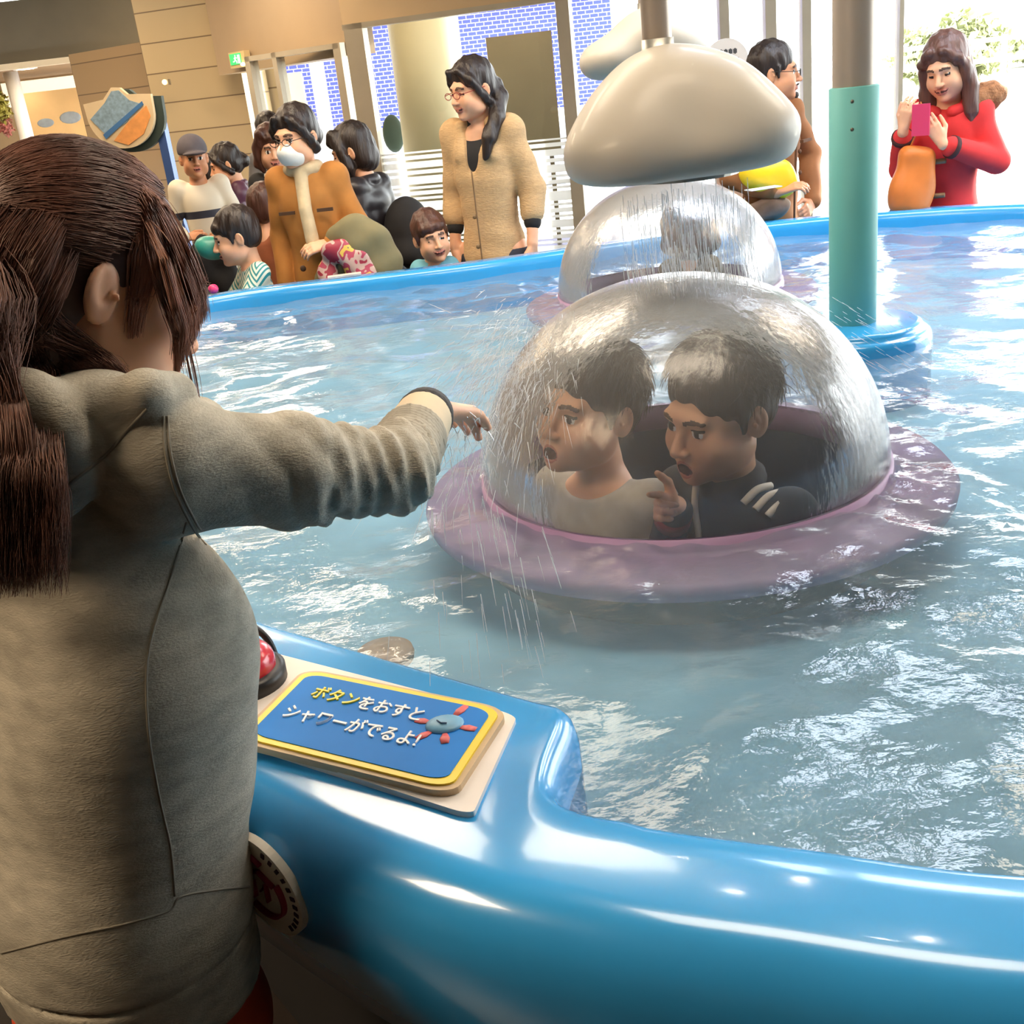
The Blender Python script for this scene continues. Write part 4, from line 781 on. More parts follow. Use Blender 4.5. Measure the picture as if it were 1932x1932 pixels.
# woman with face mask and camel coat
loc, h = under(560, 196, 5.08)
p = Person(loc, -8, h, 1.04, yaw=-22, pitch=6, lean=(-.01, -.02), sw=.17, arms={1: ((.09, -.02, -.25), (-.02, -.17, -.30), (-.9, -.4, -.1), (.2, -.6, .8)), -1: ((-.05, .04, -.27), (-.05, -.02, -.50), (0, -.1, -1), (-1, -.3, 0))})
p.body(SKIN, 'woman in camel coat with white face mask and glasses holding coats'); p.hair(m_hair, 'tied'); p.glasses(); f = p.hf
S = Sculpt(); S.ell(f.p((0, -.040, -.050)), (.066, .078, .060), f.M, k=.01); S.ell(f.p((0, -.100, -.035)), (.03, .02, .022), f.M, k=.02); S.box(f.p((0, .075, -.05)), (.2, .08, .2), .001, f.M, op='s', k=.004); S.box(f.p((0, 0, .115)), (.2, .2, .12), .001, f.M, op='s', k=.004); S.box(f.p((0, 0, -.20)), (.2, .2, .10), .001, f.M, op='s', k=.01); p.part('face_mask', S, mat('mask white', (236, 236, 232), .7, .03, 40), .005)
S = Sculpt(); S.path([p.neck+(.06*math.cos(a), .055*math.sin(a)-.01, .0) for a in np.linspace(0, 6.28, 12)], .03, k=.01); S.path([p.neck+(0, -.07, -.01), p.neck+(.01, -.125, -.16), p.neck+(.02, -.13, -.30)], (.03, .028, .03), k=.01); p.part('scarf', S, mat('scarf beige', (206, 186, 150), .8, .1, 30), .007)
p.top('camel_coat', mat('camel wool', (176, 118, 56), .85, .12, 14), .26*h, {1: .92, -1: .95}, th=.03, flare=1.06, collar=1.2)
for x in (-.085, .085): MB().box((x, -.137, p.sz-.14), (.035, .006, .007), 0).build('pocket_flap', mat('coat dark brown', (72, 46, 26), .7), p.o)
for z in (.55, .46, .36, .30):
    MB().sphere((-.05, -.158, z*h), (.014, .007, .014), 10).build('button', MATS['coat dark brown'], p.o, True)
p.trousers(m_black, top=p.hz-.02); p.shoes(m_shoe)
wh = wpos(p, p.arm[1][1])
S = Sculpt(); S.ell(wh+(.13, .0, .01), (.12, .06, .09), rot(0, 0, 25), k=.03); S.ell(wh+(.20, .0, -.10), (.09, .06, .14), rot(0, 0, -14), k=.05); S.ell(wh+(-.02, .02, -.20), (.09, .04, .14), rot(0, 0, 8), k=.04); S.ell(wh+(.02, .02, -.06), (.05, .05, .12), k=.04); S.disp = fold(.008, (30, 14, 26, 0), (-24, 18, 40, 1))
tag(sculpted('folded_coat', S, mat('olive quilt', (128, 120, 88), .8, .12, 10), None, .009), 'olive grey coat draped over the arm of the masked woman', 'coat')
S = Sculpt(); S.ell(wh+(.12, -.05, -.15), (.07, .035, .12), rot(0, 0, -10), k=.03); S.ell(wh+(.03, -.05, -.03), (.07, .035, .05), k=.03); S.ell(wh+(-.03, -.04, -.12), (.045, .03, .06), k=.03); S.disp = fold(.008, (40, 14, 36, 0), (-34, 18, 50, 1))
m_fl = bpy.data.materials.new('flower print'); m_fl.use_nodes = True; nt = m_fl.node_tree; v = nt.nodes.new('ShaderNodeTexNoise'); v.inputs['Scale'].default_value = 14; tc = nt.nodes.new('ShaderNodeTexCoord'); nt.links.new(tc.outputs['Object'], v.inputs[0]); r = nt.nodes.new('ShaderNodeValToRGB'); r.color_ramp.interpolation = 'CONSTANT'
for q, c in ((0, (150, 40, 60)), (.42, (190, 160, 150)), (.5, (168, 60, 84)), (.56, (214, 178, 80)), (.64, (120, 110, 100))):
    e_ = r.color_ramp.elements[0] if q == 0 else r.color_ramp.elements.new(q); e_.color = (*srgb(*c), 1)
nt.links.new(v.outputs['Fac'], r.inputs[0]); nt.links.new(r.outputs[0], nt.nodes['Principled BSDF'].inputs[0])
tag(sculpted('patterned_jacket', S, m_fl, None, .008), 'red and yellow flower patterned jacket held by the masked woman', 'jacket')
# boy in the zigzag shirt
loc, h = under(475, 385, 4.92)
p = Person(loc, -66, h, .98, yaw=-14, pitch=10, lean=(0, -.05), sw=.16, arms={-1: ((-.02, -.14, -.17), (.0, -.33, -.21), (.1, -1, -.1), (0, -.1, 1)), 1: ((.03, -.13, -.17), (.0, -.30, -.14), (-.3, -1, .1), (0, -.2, 1))})
p.body(SKIN, 'young boy in white and teal zigzag shirt reaching over the far rim', smile=.3); p.hair(m_hair, 'fringe')
m_zig = bpy.data.materials.new('teal zigzag'); m_zig.use_nodes = True; nt = m_zig.node_tree; tc = nt.nodes.new('ShaderNodeTexCoord'); sx = nt.nodes.new('ShaderNodeSeparateXYZ'); nt.links.new(tc.outputs['Object'], sx.inputs[0])
def mth(op, a, b=None):
    n = nt.nodes.new('ShaderNodeMath'); n.operation = op
    for i, q in enumerate((a, b)):
        if q is None: continue
        if isinstance(q, (int, float)): n.inputs[i].default_value = q
        else: nt.links.new(q, n.inputs[i])
    return n.outputs[0]
zz = mth('PINGPONG', mth('ADD', sx.outputs[0], sx.outputs[1]), .055); st = mth('FRACT', mth('MULTIPLY', mth('ADD', sx.outputs[2], zz), 38.)); st = mth('GREATER_THAN', st, .55)
mx = nt.nodes.new('ShaderNodeMix'); mx.data_type = 'RGBA'; mx.inputs[6].default_value = (*srgb(226, 226, 206), 1); mx.inputs[7].default_value = (*srgb(44, 136, 140), 1); nt.links.new(st, mx.inputs[0]); nt.links.new(mx.outputs[2], nt.nodes['Principled BSDF'].inputs[0])
p.top('shirt', m_zig, p.hz-.03, {1: -1, -1: -1}, th=.014); p.trousers(m_denim); p.shoes(m_shoe)
# smiling boy
loc, h = under(806, 394, 5.0)
p = Person(loc, 6, h, .92, yaw=12, pitch=4, roll=-8, sw=.16, arms={-1: ((-.05, -.05, -.17), (.10, -.16, -.17), (1, -.4, .2), (0, -.6, .8)), 1: ((.08, -.04, -.18), (.10, -.2, -.14), (.1, -.9, .4), (0, -.4, 1))})
p.body(SKIN, 'smiling small boy in black vest over light blue sleeves beside the beige cardigan', smile=1, eyes=2); p.hair(m_hairb, 'fringe')
p.top('blue_shirt', mat('light blue jersey', (120, 186, 206), .8, .08, 20), p.hz-.02, {1: .25, -1: .25}, th=.010, collar=1.1); 
S = Sculpt(); g = p.g; S.loft([(p.sz, 0, 0, .115*g, .08*g), (p.sz-.1*g, 0, 0, .165*g, .122*g), (p.hz, 0, 0, .17*g, .128*g)]); S.ell((0, -.1*g, p.sz), (.05*g, .06*g, .09*g), op='s'); p.part('vest', S, m_black, .008); p.trousers(m_navy); p.shoes(m_shoe)
# dark haired woman in puffer, seen from the side
loc, h = under(672, 232, 5.75)
p = Person(loc, -118, h, 1.05, yaw=18, pitch=14, sw=.16); p.body(SKIN, 'woman in black quilted jacket with dark bobbed hair turned away behind the camel coat', eyes=2); p.hair(m_hair, 'bob')
m_puff = lambda n, c: mat(n, c, .38, .15, 8)
quilt = lambda x, y, z: -.007*np.abs(np.sin(z*36))+.003+0*x+0*y
p.top('quilted_jacket', m_puff('black nylon', (40, 36, 40)), p.hz-.16, th=.035, disp=quilt, collar=1.6); p.trousers(m_black); p.shoes(m_shoe)
b_ = wpos(p, (-.02, .2, p.sz-.24)); S = Sculpt(); S.ell(b_, (.12, .10, .17), k=.02); S.ell(b_+(0, -.02, -.10), (.11, .1, .08), k=.04); tag(sculpted('backpack', S, m_black, None, .01), 'black backpack on the woman in the quilted jacket', 'backpack')
# woman with bobbed hair in black sweater
loc, h = under(505, 234, 6.5)
p = Person(loc, 6, h, 1.02, yaw=8, pitch=8, sw=.16); p.body(SKIN, 'woman in black sweater with white collar and short bob behind the masked woman', smile=.3); p.hair(m_hairb, 'bob')
p.top('collar', mat('collar white', (226, 222, 214), .8), p.sz-.12, {1: -1, -1: -1}, th=.004, collar=1.2); p.top('sweater', m_black, p.hz-.05, th=.016); p.trousers(m_navy); p.shoes(m_shoe)
# man with cap
loc, h = under(357, 256, 7.0)
p = Person(loc, 14, h, 1.0, yaw=4, sw=.19, arms={1: ((.08, -.02, -.27), (-.02, -.2, -.36), (-1, -.3, 0), (0, -.8, .5)), -1: ((-.09, .0, -.27), (-.02, -.2, -.33), (1, -.3, 0), (0, -.8, .5))}); p.body(SKIN2, 'man in grey cap and white sweatshirt with navy band holding a black coat')
S = Sculpt(); f = p.hf; S.ell(f.p((0, .012, .055)), (.088, .1, .09), f.M); S.box(f.p((0, 0, -.06)), (.2, .2, .09), .001, f.M, op='s', k=.004); S.ell(f.p((0, -.12, .035)), (.07, .07, .012), f.M, k=.01); p.part('cap', S, mat('cap grey', (96, 90, 96), .8, .1, 20), .007)
m_band = bpy.data.materials.new('white navy band'); m_band.use_nodes = True; nt = m_band.node_tree; tc = nt.nodes.new('ShaderNodeTexCoord'); sx = nt.nodes.new('ShaderNodeSeparateXYZ'); nt.links.new(tc.outputs['Object'], sx.inputs[0])
d_ = mth('LESS_THAN', mth('ABSOLUTE', mth('SUBTRACT', sx.outputs[2], p.sz-.17)), .022); mx = nt.nodes.new('ShaderNodeMix'); mx.data_type = 'RGBA'; mx.inputs[6].default_value = (*srgb(222, 212, 192), 1); mx.inputs[7].default_value = (*srgb(50, 52, 66), 1); nt.links.new(d_, mx.inputs[0]); nt.links.new(mx.outputs[2], nt.nodes['Principled BSDF'].inputs[0])
p.top('sweatshirt', m_band, p.hz-.1, th=.024); p.trousers(mat('khaki cotton', (150, 138, 112), .8, .08, 20)); p.shoes(m_shoe)
b_ = wpos(p, (0, -.22, p.sz-.40)); S = Sculpt(); S.ell(b_, (.13, .06, .09), rot(0, 0, 15), k=.03); S.ell(b_+(-.06, 0, -.03), (.07, .05, .16), k=.04); S.ell(b_+(.05, 0, -.15), (.08, .05, .09), k=.04); S.disp = fold(.006, (30, 10, 20, 0)); tag(sculpted('black_coat', S, m_black, None, .01), 'black coat held before the white sweatshirt of the capped man', 'coat')
# woman in purple puffer
loc, h = under(432, 270, 7.25)
p = Person(loc, -80, h, .98, yaw=0, pitch=14, sw=.15, arms={-1: ((-.03, -.05, -.25), (.02, -.25, -.20), (0, -1, .2), (-1, 0, .3)), 1: ((.05, -.05, -.25), (.02, -.25, -.22), (0, -1, .2), (1, 0, .3))}); p.body(SKIN, 'woman in shiny purple puffer coat facing the man with the cap', eyes=2); p.hair(m_hair, 'tied')
p.top('puffer_coat', m_puff('plum nylon', (92, 54, 74)), p.hz-.2, th=.03, disp=quilt, collar=1.5); p.trousers(m_black, top=p.hz-.1); p.shoes(m_shoe)
b_ = wpos(p, (.05, .2, p.sz-.22)); S = Sculpt(); S.ell(b_, (.10, .09, .15), k=.02); tag(sculpted('backpack', S, mat('grey rucksack', (86, 76, 76), .7, .2, 14), None, .01), 'grey rucksack on the back of the purple puffer coat', 'backpack')
# heads farther back
def extra(px, py, Y, rz, hk, hair, style, top, label, sw=.16, **kw):
    loc, h = under(px, py, Y); p = Person(loc, rz, h, hk, sw=sw, **kw); p.body(SKIN, label, step=.006, coarse=.016); p.hair(hair, style, .007); p.top('top', top, p.hz-.08, step=.012); p.trousers(m_navy); p.shoes(m_shoe); return p
extra(488, 346, 5.75, 150, 1.0, m_hairb, 'short', mat('rust jersey', (150, 84, 52), .8, .1, 20), 'small child seen from behind between the zigzag boy and black sweater')
extra(500, 211, 8.0, 20, 1.02, m_hair, 'short', mat('grey jersey', (120, 118, 120), .8, .1, 20), 'dark haired person farthest back behind the black sweater, only crown showing')
extra(392, 296, 8.4, 170, 1.0, m_hair, 'bob', mat('tan jersey', (170, 140, 100), .8, .1, 20), 'dark haired visitor behind the man with cap and the purple coat')
# crouched person in black
loc, h = under(690, 484, 4.98); S = Sculpt(); z = h
S.ell((0, 0, z-.14), (.20, .15, .14), k=.05); S.ell((.02, .05, z-.35), (.19, .16, .22), k=.06); S.ell((.02, .0, .2), (.18, .2, .2), k=.05); S.disp = fold(.006, (20, 10, 24, 0), (-18, 20, 12, 1)); o = sculpted('black_bag', S, m_black, None, .011); o.location = loc; tag(o, 'big rounded black bag standing behind the far rim beside the camel coat', 'bag')
# man in the brown jacket
loc, h = under(1447, 78, 5.15)
p = Person(loc, 30, h, 1.03, yaw=46, pitch=2, sw=.19, arms={1: ((.19, .06, -.22), (.09, -.06, -.44), (-.8, -.4, -.3), (.3, -.9, .2)), -1: ((-.08, .0, -.26), (-.0, -.2, -.34), (.6, -.7, .3), (-.3, -.2, 1))})
p.body(SKIN2, 'man in brown jacket and glasses with hand on hip, looking right', curl=(.7, .7)) if False else p.body(SKIN2, 'man in brown jacket and glasses with hand on hip, looking right'); p.hair(m_hair, 'short'); p.glasses(mat('thin black frame', (30, 30, 30), .3))
f = p.hf; MB().tube([f.p((-.02, -.098, -.047)), f.p((0, -.104, -.044)), f.p((.02, -.098, -.047))], .004, 6).build('moustache', m_hair, p.o, True); MB().sphere(f.p((0, -.094, -.088)), (.016, .01, .014), 10).build('goatee', m_hair, p.o, True)
p.top('jacket', mat('brown suede', (150, 98, 56), .85, .14, 12), p.hz-.12, {1: .95, -1: .9}, th=.028, collar=1.6, disp=fold(.006, (30, 12, 24, 0), (-22, 18, 36, 1)))
tube_part(p, 'front_seam', [(.02, -.128, p.sz-.02), (.02, -.142, p.sz-.14), (.02, -.13, p.hz+.1), (.02, -.125, p.hz-.1)], .005, mat('suede dark', (96, 60, 34), .8))
for z in (.08, .17, .26): MB().sphere((.045, -.140, p.sz-z), (.010, .006, .010), 10).build('button', MATS['suede dark'], p.o, True)
MB().box((.10, -.125, p.sz-.13), (.045, .008, .006), .35).build('pocket_flap', MATS['suede dark'], p.o); p.trousers(mat('pale chino', (206, 196, 178), .8, .08, 20)); p.shoes(m_shoe)
c = at(1458, 335, 4.95); S = Sculpt(); S.ell(c, (.115, .05, .085), rot(0, 0, 30), k=.02); S.ell(c+(-.07, 0, .03), (.08, .05, .06), k=.04); S.disp = fold(.005, (30, 10, 20, 0), (-20, 6, 44, 1)); tag(sculpted('yellow_bag', S, mat('yellow plastic', (240, 206, 34), .35, .06, 9), None, .008), 'bright yellow bag held by the man in the brown jacket', 'bag')
c = at(1440, 355, 4.85); tag(MB().box(c, (.075, .03, .002), .3).build('leaflet', mat('leaflet paper', (220, 226, 230), .6)), 'folded white leaflet in the hand of the brown jacketed man', 'leaflet').rotation_euler = (0, 0, 0)
c = at(1440, 400, 4.95); S = Sculpt(); S.ell(c, (.13, .06, .05), rot(0, 0, -14), k=.02); S.ell(c+(-.06, 0, -.08), (.07, .05, .12), k=.03); S.disp = fold(.006, (30, 10, 20, 0)); tag(sculpted('grey_coat', S, mat('brown grey wool', (112, 92, 80), .9, .2, 20), None, .009), 'brown grey coat over the forearm of the man by the teal post', 'coat')
# woman in red
loc, h = under(1795, 62, 4.92)
p = Person(loc, -34, h, 1.06, yaw=-8, pitch=18, roll=-6, sw=.165, lean=(0, -.02), arms={-1: ((-.07, -.05, -.25), (-.02, -.24, -.06), (.2, -.2, 1), (-.3, -1, .2)), 1: ((.10, -.02, -.24), (-.10, -.24, -.13), (-.5, -.2, .9), (.2, -1, .2))})
p.body(SKIN, 'woman in red duffle coat with fur trimmed hood looking down at her phone', smile=.8, eyes=2); p.hair(mat('warm brown hair', (92, 62, 54), .42, .3, 9, bump=.5, bscale=14, stretch=(6, 6, .6)), 'long')
p.top('blouse', mat('cream blouse', (224, 206, 192), .8), p.hz+.1, {1: -1, -1: -1}, th=.012)
def vneck(S): S.path([p.neck+(0, -.13, -.15), p.neck+(.01, -.09, .03)], (.006, .05), k=.01, op='s')
p.top('duffle_coat', mat('red wool', (206, 46, 46), .85, .10, 14), p.hz-.34, {1: .85, -1: .8}, th=.034, flare=1.1, extra=vneck)
S = Sculpt(); S.path([p.neck+(.075*math.cos(a), .07*math.sin(a)-.01, -.02+.02*math.sin(a)) for a in np.linspace(-1.1, 4.2, 14)], .026, k=.012); p.part('hood', S, MATS['red wool'], .008)
S = Sculpt(); S.path([p.sh[1]+(-.02, -.06, .03), p.sh[1]+(.03, .04, .045), p.sh[1]+(.0, .12, .02), p.neck+(0, .16, -.02), p.sh[-1]+(0, .12, .01), p.sh[-1]+(.03, -.02, .03)], (.03, .06, .065, .06, .05, .03), k=.02); S.ell(p.sh[1]+(.035, .08, .05), (.07, .07, .045), k=.03); S.disp = lambda x, y, z: .004*np.sin(90*x+40*y)*np.sin(80*z+30*y); p.part('fur_hood', S, mat('brown fur', (150, 102, 66), .9, .3, 60, bump=.8, bscale=120), .008)
for i, z in enumerate((p.sz-.20, p.sz-.34)): MB().tube([(-.06, -.165, z), (.03, -.168, z+.006)], .011, 8).build('toggle', mat('toggle horn', (120, 90, 60), .4), p.o, True)
for k in (-1, 1): e_, w_ = p.arm[k][:2]; MB().tube([e_+(w_-e_)*.80, e_+(w_-e_)*.87], .047, 14).build('cuff', mat('cuff dark red', (60, 24, 26), .8), p.o, True)
p.trousers(m_black, top=p.hz-.1); p.shoes(m_shoe)
w_ = wpos(p, (p.arm[-1][1]+p.arm[1][1])/2+(0, -.045, .075)); tag(MB().box(w_, (.035, .006, .062), math.radians(-34)).build('phone', mat('pink phone', (206, 60, 100), .3)), 'pink phone in the hands of the woman in red', 'phone')
c = at(1722, 340, 4.78); S = Sculpt(); S.box(c, (.075, .05, .135), .04, rot(0, 0, 8), k=.02); S.ell(c+(0, 0, -.05), (.09, .06, .11), k=.04); S.disp = fold(.004, (30, 10, 20, 0)); ob = sculpted('shoulder_bag', S, mat('orange leather', (214, 120, 50), .5, .12, 9), None, .008); tag(ob, 'orange leather shoulder bag hanging at the side of the red coat', 'bag')
MB().tube(cr([c+(-.02, .0, .12), c+(.03, -.01, .25), wpos(p, p.sh[-1]+(0, .0, .055))], 6), .009, 8, flat=(1, .4)).build('strap', MATS['orange leather'], ob, True)
# toys and small things on the far rim
c = at(398, 468, 4.95); S = Sculpt(); S.ell(c, (.07, .06, .05), rot(0, 0, 20), k=.02); S.ell(c+(.05, 0, .01), (.05, .05, .035), k=.02); tg = sculpted('toy_bucket', S, mat('teal plastic', (54, 148, 136), .4, .06, 9), None, .006); tag(tg, 'teal plastic toy by the hands of the zigzag shirted boy', 'toy'); MB().tube([c+(.09, -.02, -.015), c+(.13, -.03, .0)], (.008, .004), 8).build('spout', mat('yellow spout', (236, 190, 40), .4), tg, True)
c = at(402, 543, 4.62); tag(MB().sphere((c[0], c[1], RZ+.022), (.022, .02, .02), 12).build('pink_ball', mat('pink plastic', (236, 60, 120), .35), None, True), 'little pink ball on the far rim near the girl in front', 'ball')
c = at(650, 528, 4.66); tag(MB().box((c[0], c[1]+.02, RZ+.006), (.07, .025, .004), .1).build('leaflet', mat('flyer paper', (206, 196, 190), .6, .2, 30)), 'flat flyer lying on the far rim before the black bag', 'leaflet')
# ------------------------------------------------------------------ boys in the near dome
def fur(p, name, m, n, length, r=.0009, back=0, zmin=.0, jitter=.35, seed=1, cut=None):
    """short hair strands lying over the skull of a head frame"""
    f = p.hf; rg = np.random.default_rng(seed); C = []
    for i in range(n):
        d = rg.normal(size=3); d /= np.linalg.norm(d)
        if d[2] < zmin-.35*max(d[1], 0) or (d[1] < -.35 and d[2] < .55+.1*rg.random()): continue
        if abs(d[0]) > .8 and d[2] < .12 and d[1] < .35: continue
        base = np.array((0, .017, .050))+d*np.array((.083, .097, .091)); flow = np.array((d[0]*.9, d[1]*.7-.35*(d[2] > .5)*(1 if d[1] < .3 else -1)+rg.normal(0, jitter), -.55+rg.normal(0, .25)))+rg.normal(0, jitter*.5, 3)
        flow -= d*(flow @ d)*.85; flow /= np.linalg.norm(flow); L = length*rg.uniform(.6, 1.2); q = []
        for t in np.linspace(0, 1, 5): v = base-np.array((0, .017, .05))+flow*L*t+d*.006*math.sin(t*3.1); q.append(f.p(v*(1 if t == 0 else max(1, .0+np.linalg.norm((d*np.array((.083, .097, .091))))/max(np.linalg.norm(v), 1e-6)))+np.array((0, .017, .05))))
        C.append(q)
    return strands(name, C, r, m, p.o)
c = at(1112, 782, 2.0); 
p = Person((c[0]+.03, c[1]+.05, 0), -42, 1.045, 1.02, yaw=-6, pitch=-6, roll=8, sw=.15, lean=(0, -.03), arms={1: ((.05, .0, -.20), (.02, -.08, -.38), (0, -.3, -1), (1, -.3, 0)), -1: ((-.05, .0, -.20), (-.02, -.08, -.38), (0, -.3, -1), (-1, -.3, 0))}, bw=.9)
p.g = .72; g = p.g; p.sz = .752; p.neck = np.array((0, -.02, p.sz+.03)); p.sh = {k: np.array((k*.118, -.015, p.sz-.03)) for k in (1, -1)}
for k in (1, -1): p.arm[k] = (p.sh[k]+(k*.03, .02, -.19), p.sh[k]+(k*.01, -.05, -.36), np.array((0, -.3, -1.)), np.array((k, -.3, 0.)))
p.hf.c = np.array((0., -.045, c[2]+.004)); 
p.body(SKIN, 'boy with open mouth in grey t-shirt inside the near dome, looking toward the girl', mouth=.55, step=.0027, coarse=.011); p.hair(m_hair, 'short', .005)
fur(p, 'hair_strands', m_hair, 2600, .05, seed=2)
p.top('grey_shirt', mat('grey marl jersey', (178, 172, 162), .85, .10, 30), .40, {1: -1, -1: -1}, th=.012, extra=lambda S: S.ell(p.neck+(0, -.035, .0), (.075, .075, .055), k=.01, op='s'), step=.006)
p.trousers(m_denim); p.shoes(m_shoe)
c = at(1372, 775, 1.93)
p = Person((c[0]+.02, c[1]+.03, 0), -48, 1.045, 1.06, yaw=-8, pitch=10, roll=4, sw=.15, lean=(0, -.03), bw=.9)
p.g = .74; p.sz = .735; p.neck = np.array((0, -.015, p.sz+.03)); p.sh = {k: np.array((k*.125, -.01, p.sz-.025)) for k in (1, -1)}
def loc_of(p, q): a = math.radians(p.rz); d = np.array(q)-np.array(p.loc); return np.array((d[0]*math.cos(a)+d[1]*math.sin(a), -d[0]*math.sin(a)+d[1]*math.cos(a), d[2]))
def dloc(p, v): a = math.radians(p.rz); return np.array((v[0]*math.cos(a)+v[1]*math.sin(a), -v[0]*math.sin(a)+v[1]*math.cos(a), v[2]))
p.arm[1] = (p.sh[1]+(.04, .02, -.2), p.sh[1]+(.02, -.06, -.38), np.array((0, -.3, -1.)), np.array((1, -.3, 0.)))
wr = loc_of(p, at(1275, 955, 1.83)); p.arm[-1] = (p.sh[-1]+(-.02, -.06, -.17), wr, dloc(p, (-.50, -.62, .30)), dloc(p, (-.80, .62, .0)))
p.hf.c = np.array((0., -.05, c[2]))
p.body(SKIN, 'boy in black jacket inside the near dome pointing a finger at the viewer', mouth=.45, step=.0027, coarse=.011, curls={-1: [.12, 1.35, 1.4, 1.4]}, thumb={-1: -.2, 1: .5}); p.hair(m_hair, 'short', .005)
fur(p, 'hair_strands', m_hair, 3000, .045, seed=4)
p.top('black_jacket', m_black, .38, {1: .9, -1: .93}, th=.016, collar=1.4, step=.006)
tube_part(p, 'zip', [p.neck+(-.02, -.080, .018), p.neck+(-.012, -.102, -.03), p.neck+(.0, -.112, -.08), p.neck+(.008, -.120, -.16)], .0065, mat('zip white', (228, 222, 212), .6))
for i in range(3):
    a = p.sh[1]+(-.052+i*.026, -.028, .030-i*.007); tube_part(p, 'white_stripe', [a+(-.012, -.030, -.008), a+(.0, -.002, .012), a+(.008, .03, .010)], .0075, MATS['zip white'])
e_, w_ = p.arm[-1][:2]; MB().tube([e_+(w_-e_)*.80, e_+(w_-e_)*.92], .034, 14).build('red_cuff', mat('cuff crimson', (140, 24, 40), .7), p.o, True)
p.trousers(m_navy); p.shoes(m_shoe)
# visitor in the dome behind
c = at(1300, 450, 3.98)
p = Person((c[0], c[1], 0), 165, 1.06, .98, yaw=0, sw=.15, bw=.9); p.body(SKIN, 'dark haired visitor seen blurred from behind inside the far dome', step=.006); p.hair(m_hairb, 'bob'); p.top('jacket', mat('olive brown cotton', (104, 92, 72), .85, .15, 12), .4, th=.018); p.trousers(m_navy); p.shoes(m_shoe)
# ------------------------------------------------------------------ girl in front
G = (-.47, .985, 0.); p = Person(G, 137, 1.50, .97, sw=.15, lean=(0, -.05)); p.bw = 1
L = lambda px, py, Y: loc_of(p, at(px, py, Y))
HM = rot(-13, 26, 6); p.hf = Frame(L(168, 555, 1.06), HM, .95); f = p.hf
HEM = at(470, 1845, .95)[2]; BAND = HEM+.075
p.sz = 1.175; p.neck = L(225, 745, 1.04); p.g = .92; p.hz = .64
p.sh = {-1: L(325, 885, .95), 1: np.array((.15, -.045, 1.15))}
p.arm = {-1: (L(742, 890, 1.07), L(806, 778, 1.26), dloc(p, np.array(at(905, 775, 1.42))-np.array(at(806, 778, 1.26))), dloc(p, (-.20, -.35, .90))),
         1: (np.array((.205, -.02, .93)), np.array((.20, -.06, .74)), np.array((0, -.2, -1.)), np.array((1, -.2, 0.)))}
p.curl = (.6, .30); p.bw = .78; p.hip = {k: np.array((k*.052, 0, p.hz)) for k in (1, -1)}; p.knee = {k: np.array((k*.064, 0, .33)) for k in (1, -1)}; p.ank = {k: np.array((k*.075, .02, .06)) for k in (1, -1)}
p.body(SKIN, 'girl in grey hoodie with long brown hair stretching her arm over the water', step=.0038, coarse=.012, curls={-1: [.15, .30, .42, .30]}, thumb={-1: .25, 1: .5})
m_hood = mat('grey marl fleece', (178, 171, 156), .95, .20, 26, bump=.25, bscale=260, stretch=(1, 1, 2.6), spec=.2)
S = Sculpt(); RS, EL, WR = p.sh[-1], p.arm[-1][0], p.arm[-1][1]
S.loft([(HEM-.030, .034, .0, .160, .120), (HEM, .034, .0, .172, .130), (BAND, .034, .0, .180, .136), (BAND+.08, .030, -.005, .180, .136), (.85, -.010, -.028, .156, .126), (.98, -.022, -.046, .160, .122), (1.08, -.022, -.052, .154, .110), (1.14, -.005, -.04, .125, .090), (1.19, 0, -.045, .085, .07)], k=.02)
S.ell(p.sh[1], .060, k=.05); S.cone(p.sh[1], p.arm[1][0], .056, .048, k=.03); S.cone(p.arm[1][0], p.arm[1][1], .048, .042, k=.02)
ua = EL-RS; fa = WR-EL
S.ell(RS+(.01, 0, .0), (.056, .058, .060), k=.06); S.cone(RS, RS+ua*.5, .057, .052, k=.03); S.cone(RS+ua*.5, EL, .052, .040, k=.02); S.cone(EL, EL+fa*.22, .040, .040, k=.015)
# hood hanging on the back, its rim and the collar roll
S.path([L(285, 762, .955), L(225, 812, .935), L(150, 893, .920), L(60, 975, .912), L(-40, 1030, .912), L(-150, 1010, .93)], (.017, .021, .024, .025, .025, .025), k=.010)
S.ell(L(60, 850, .955), (.095, .034, .070), rot(0, 0, 25), k=.012); S.ell(L(-70, 850, .96), (.09, .04, .09), k=.02); S.ell(L(150, 770, .985), (.085, .045, .032), rot(0, 0, 10), k=.015)
S.path([p.neck+(.082*math.cos(a), .070*math.sin(a)+.005, .020*math.sin(a)-.022) for a in np.linspace(-1.35, 4.5, 16)], .024, k=.010)
S.path([L(215, 770, .93), L(275, 752, .93), L(325, 752, .97), L(352, 765, 1.02)], (.016, .020, .020, .012), k=.010)
S.box((0, -.005, BAND-.004), (.3, .3, .0018), .0005, k=.004, op='s')
uu = ua/np.linalg.norm(ua); vv = np.cross(uu, (0, 0, 1)); vv /= np.linalg.norm(vv); ww = np.cross(vv, uu)
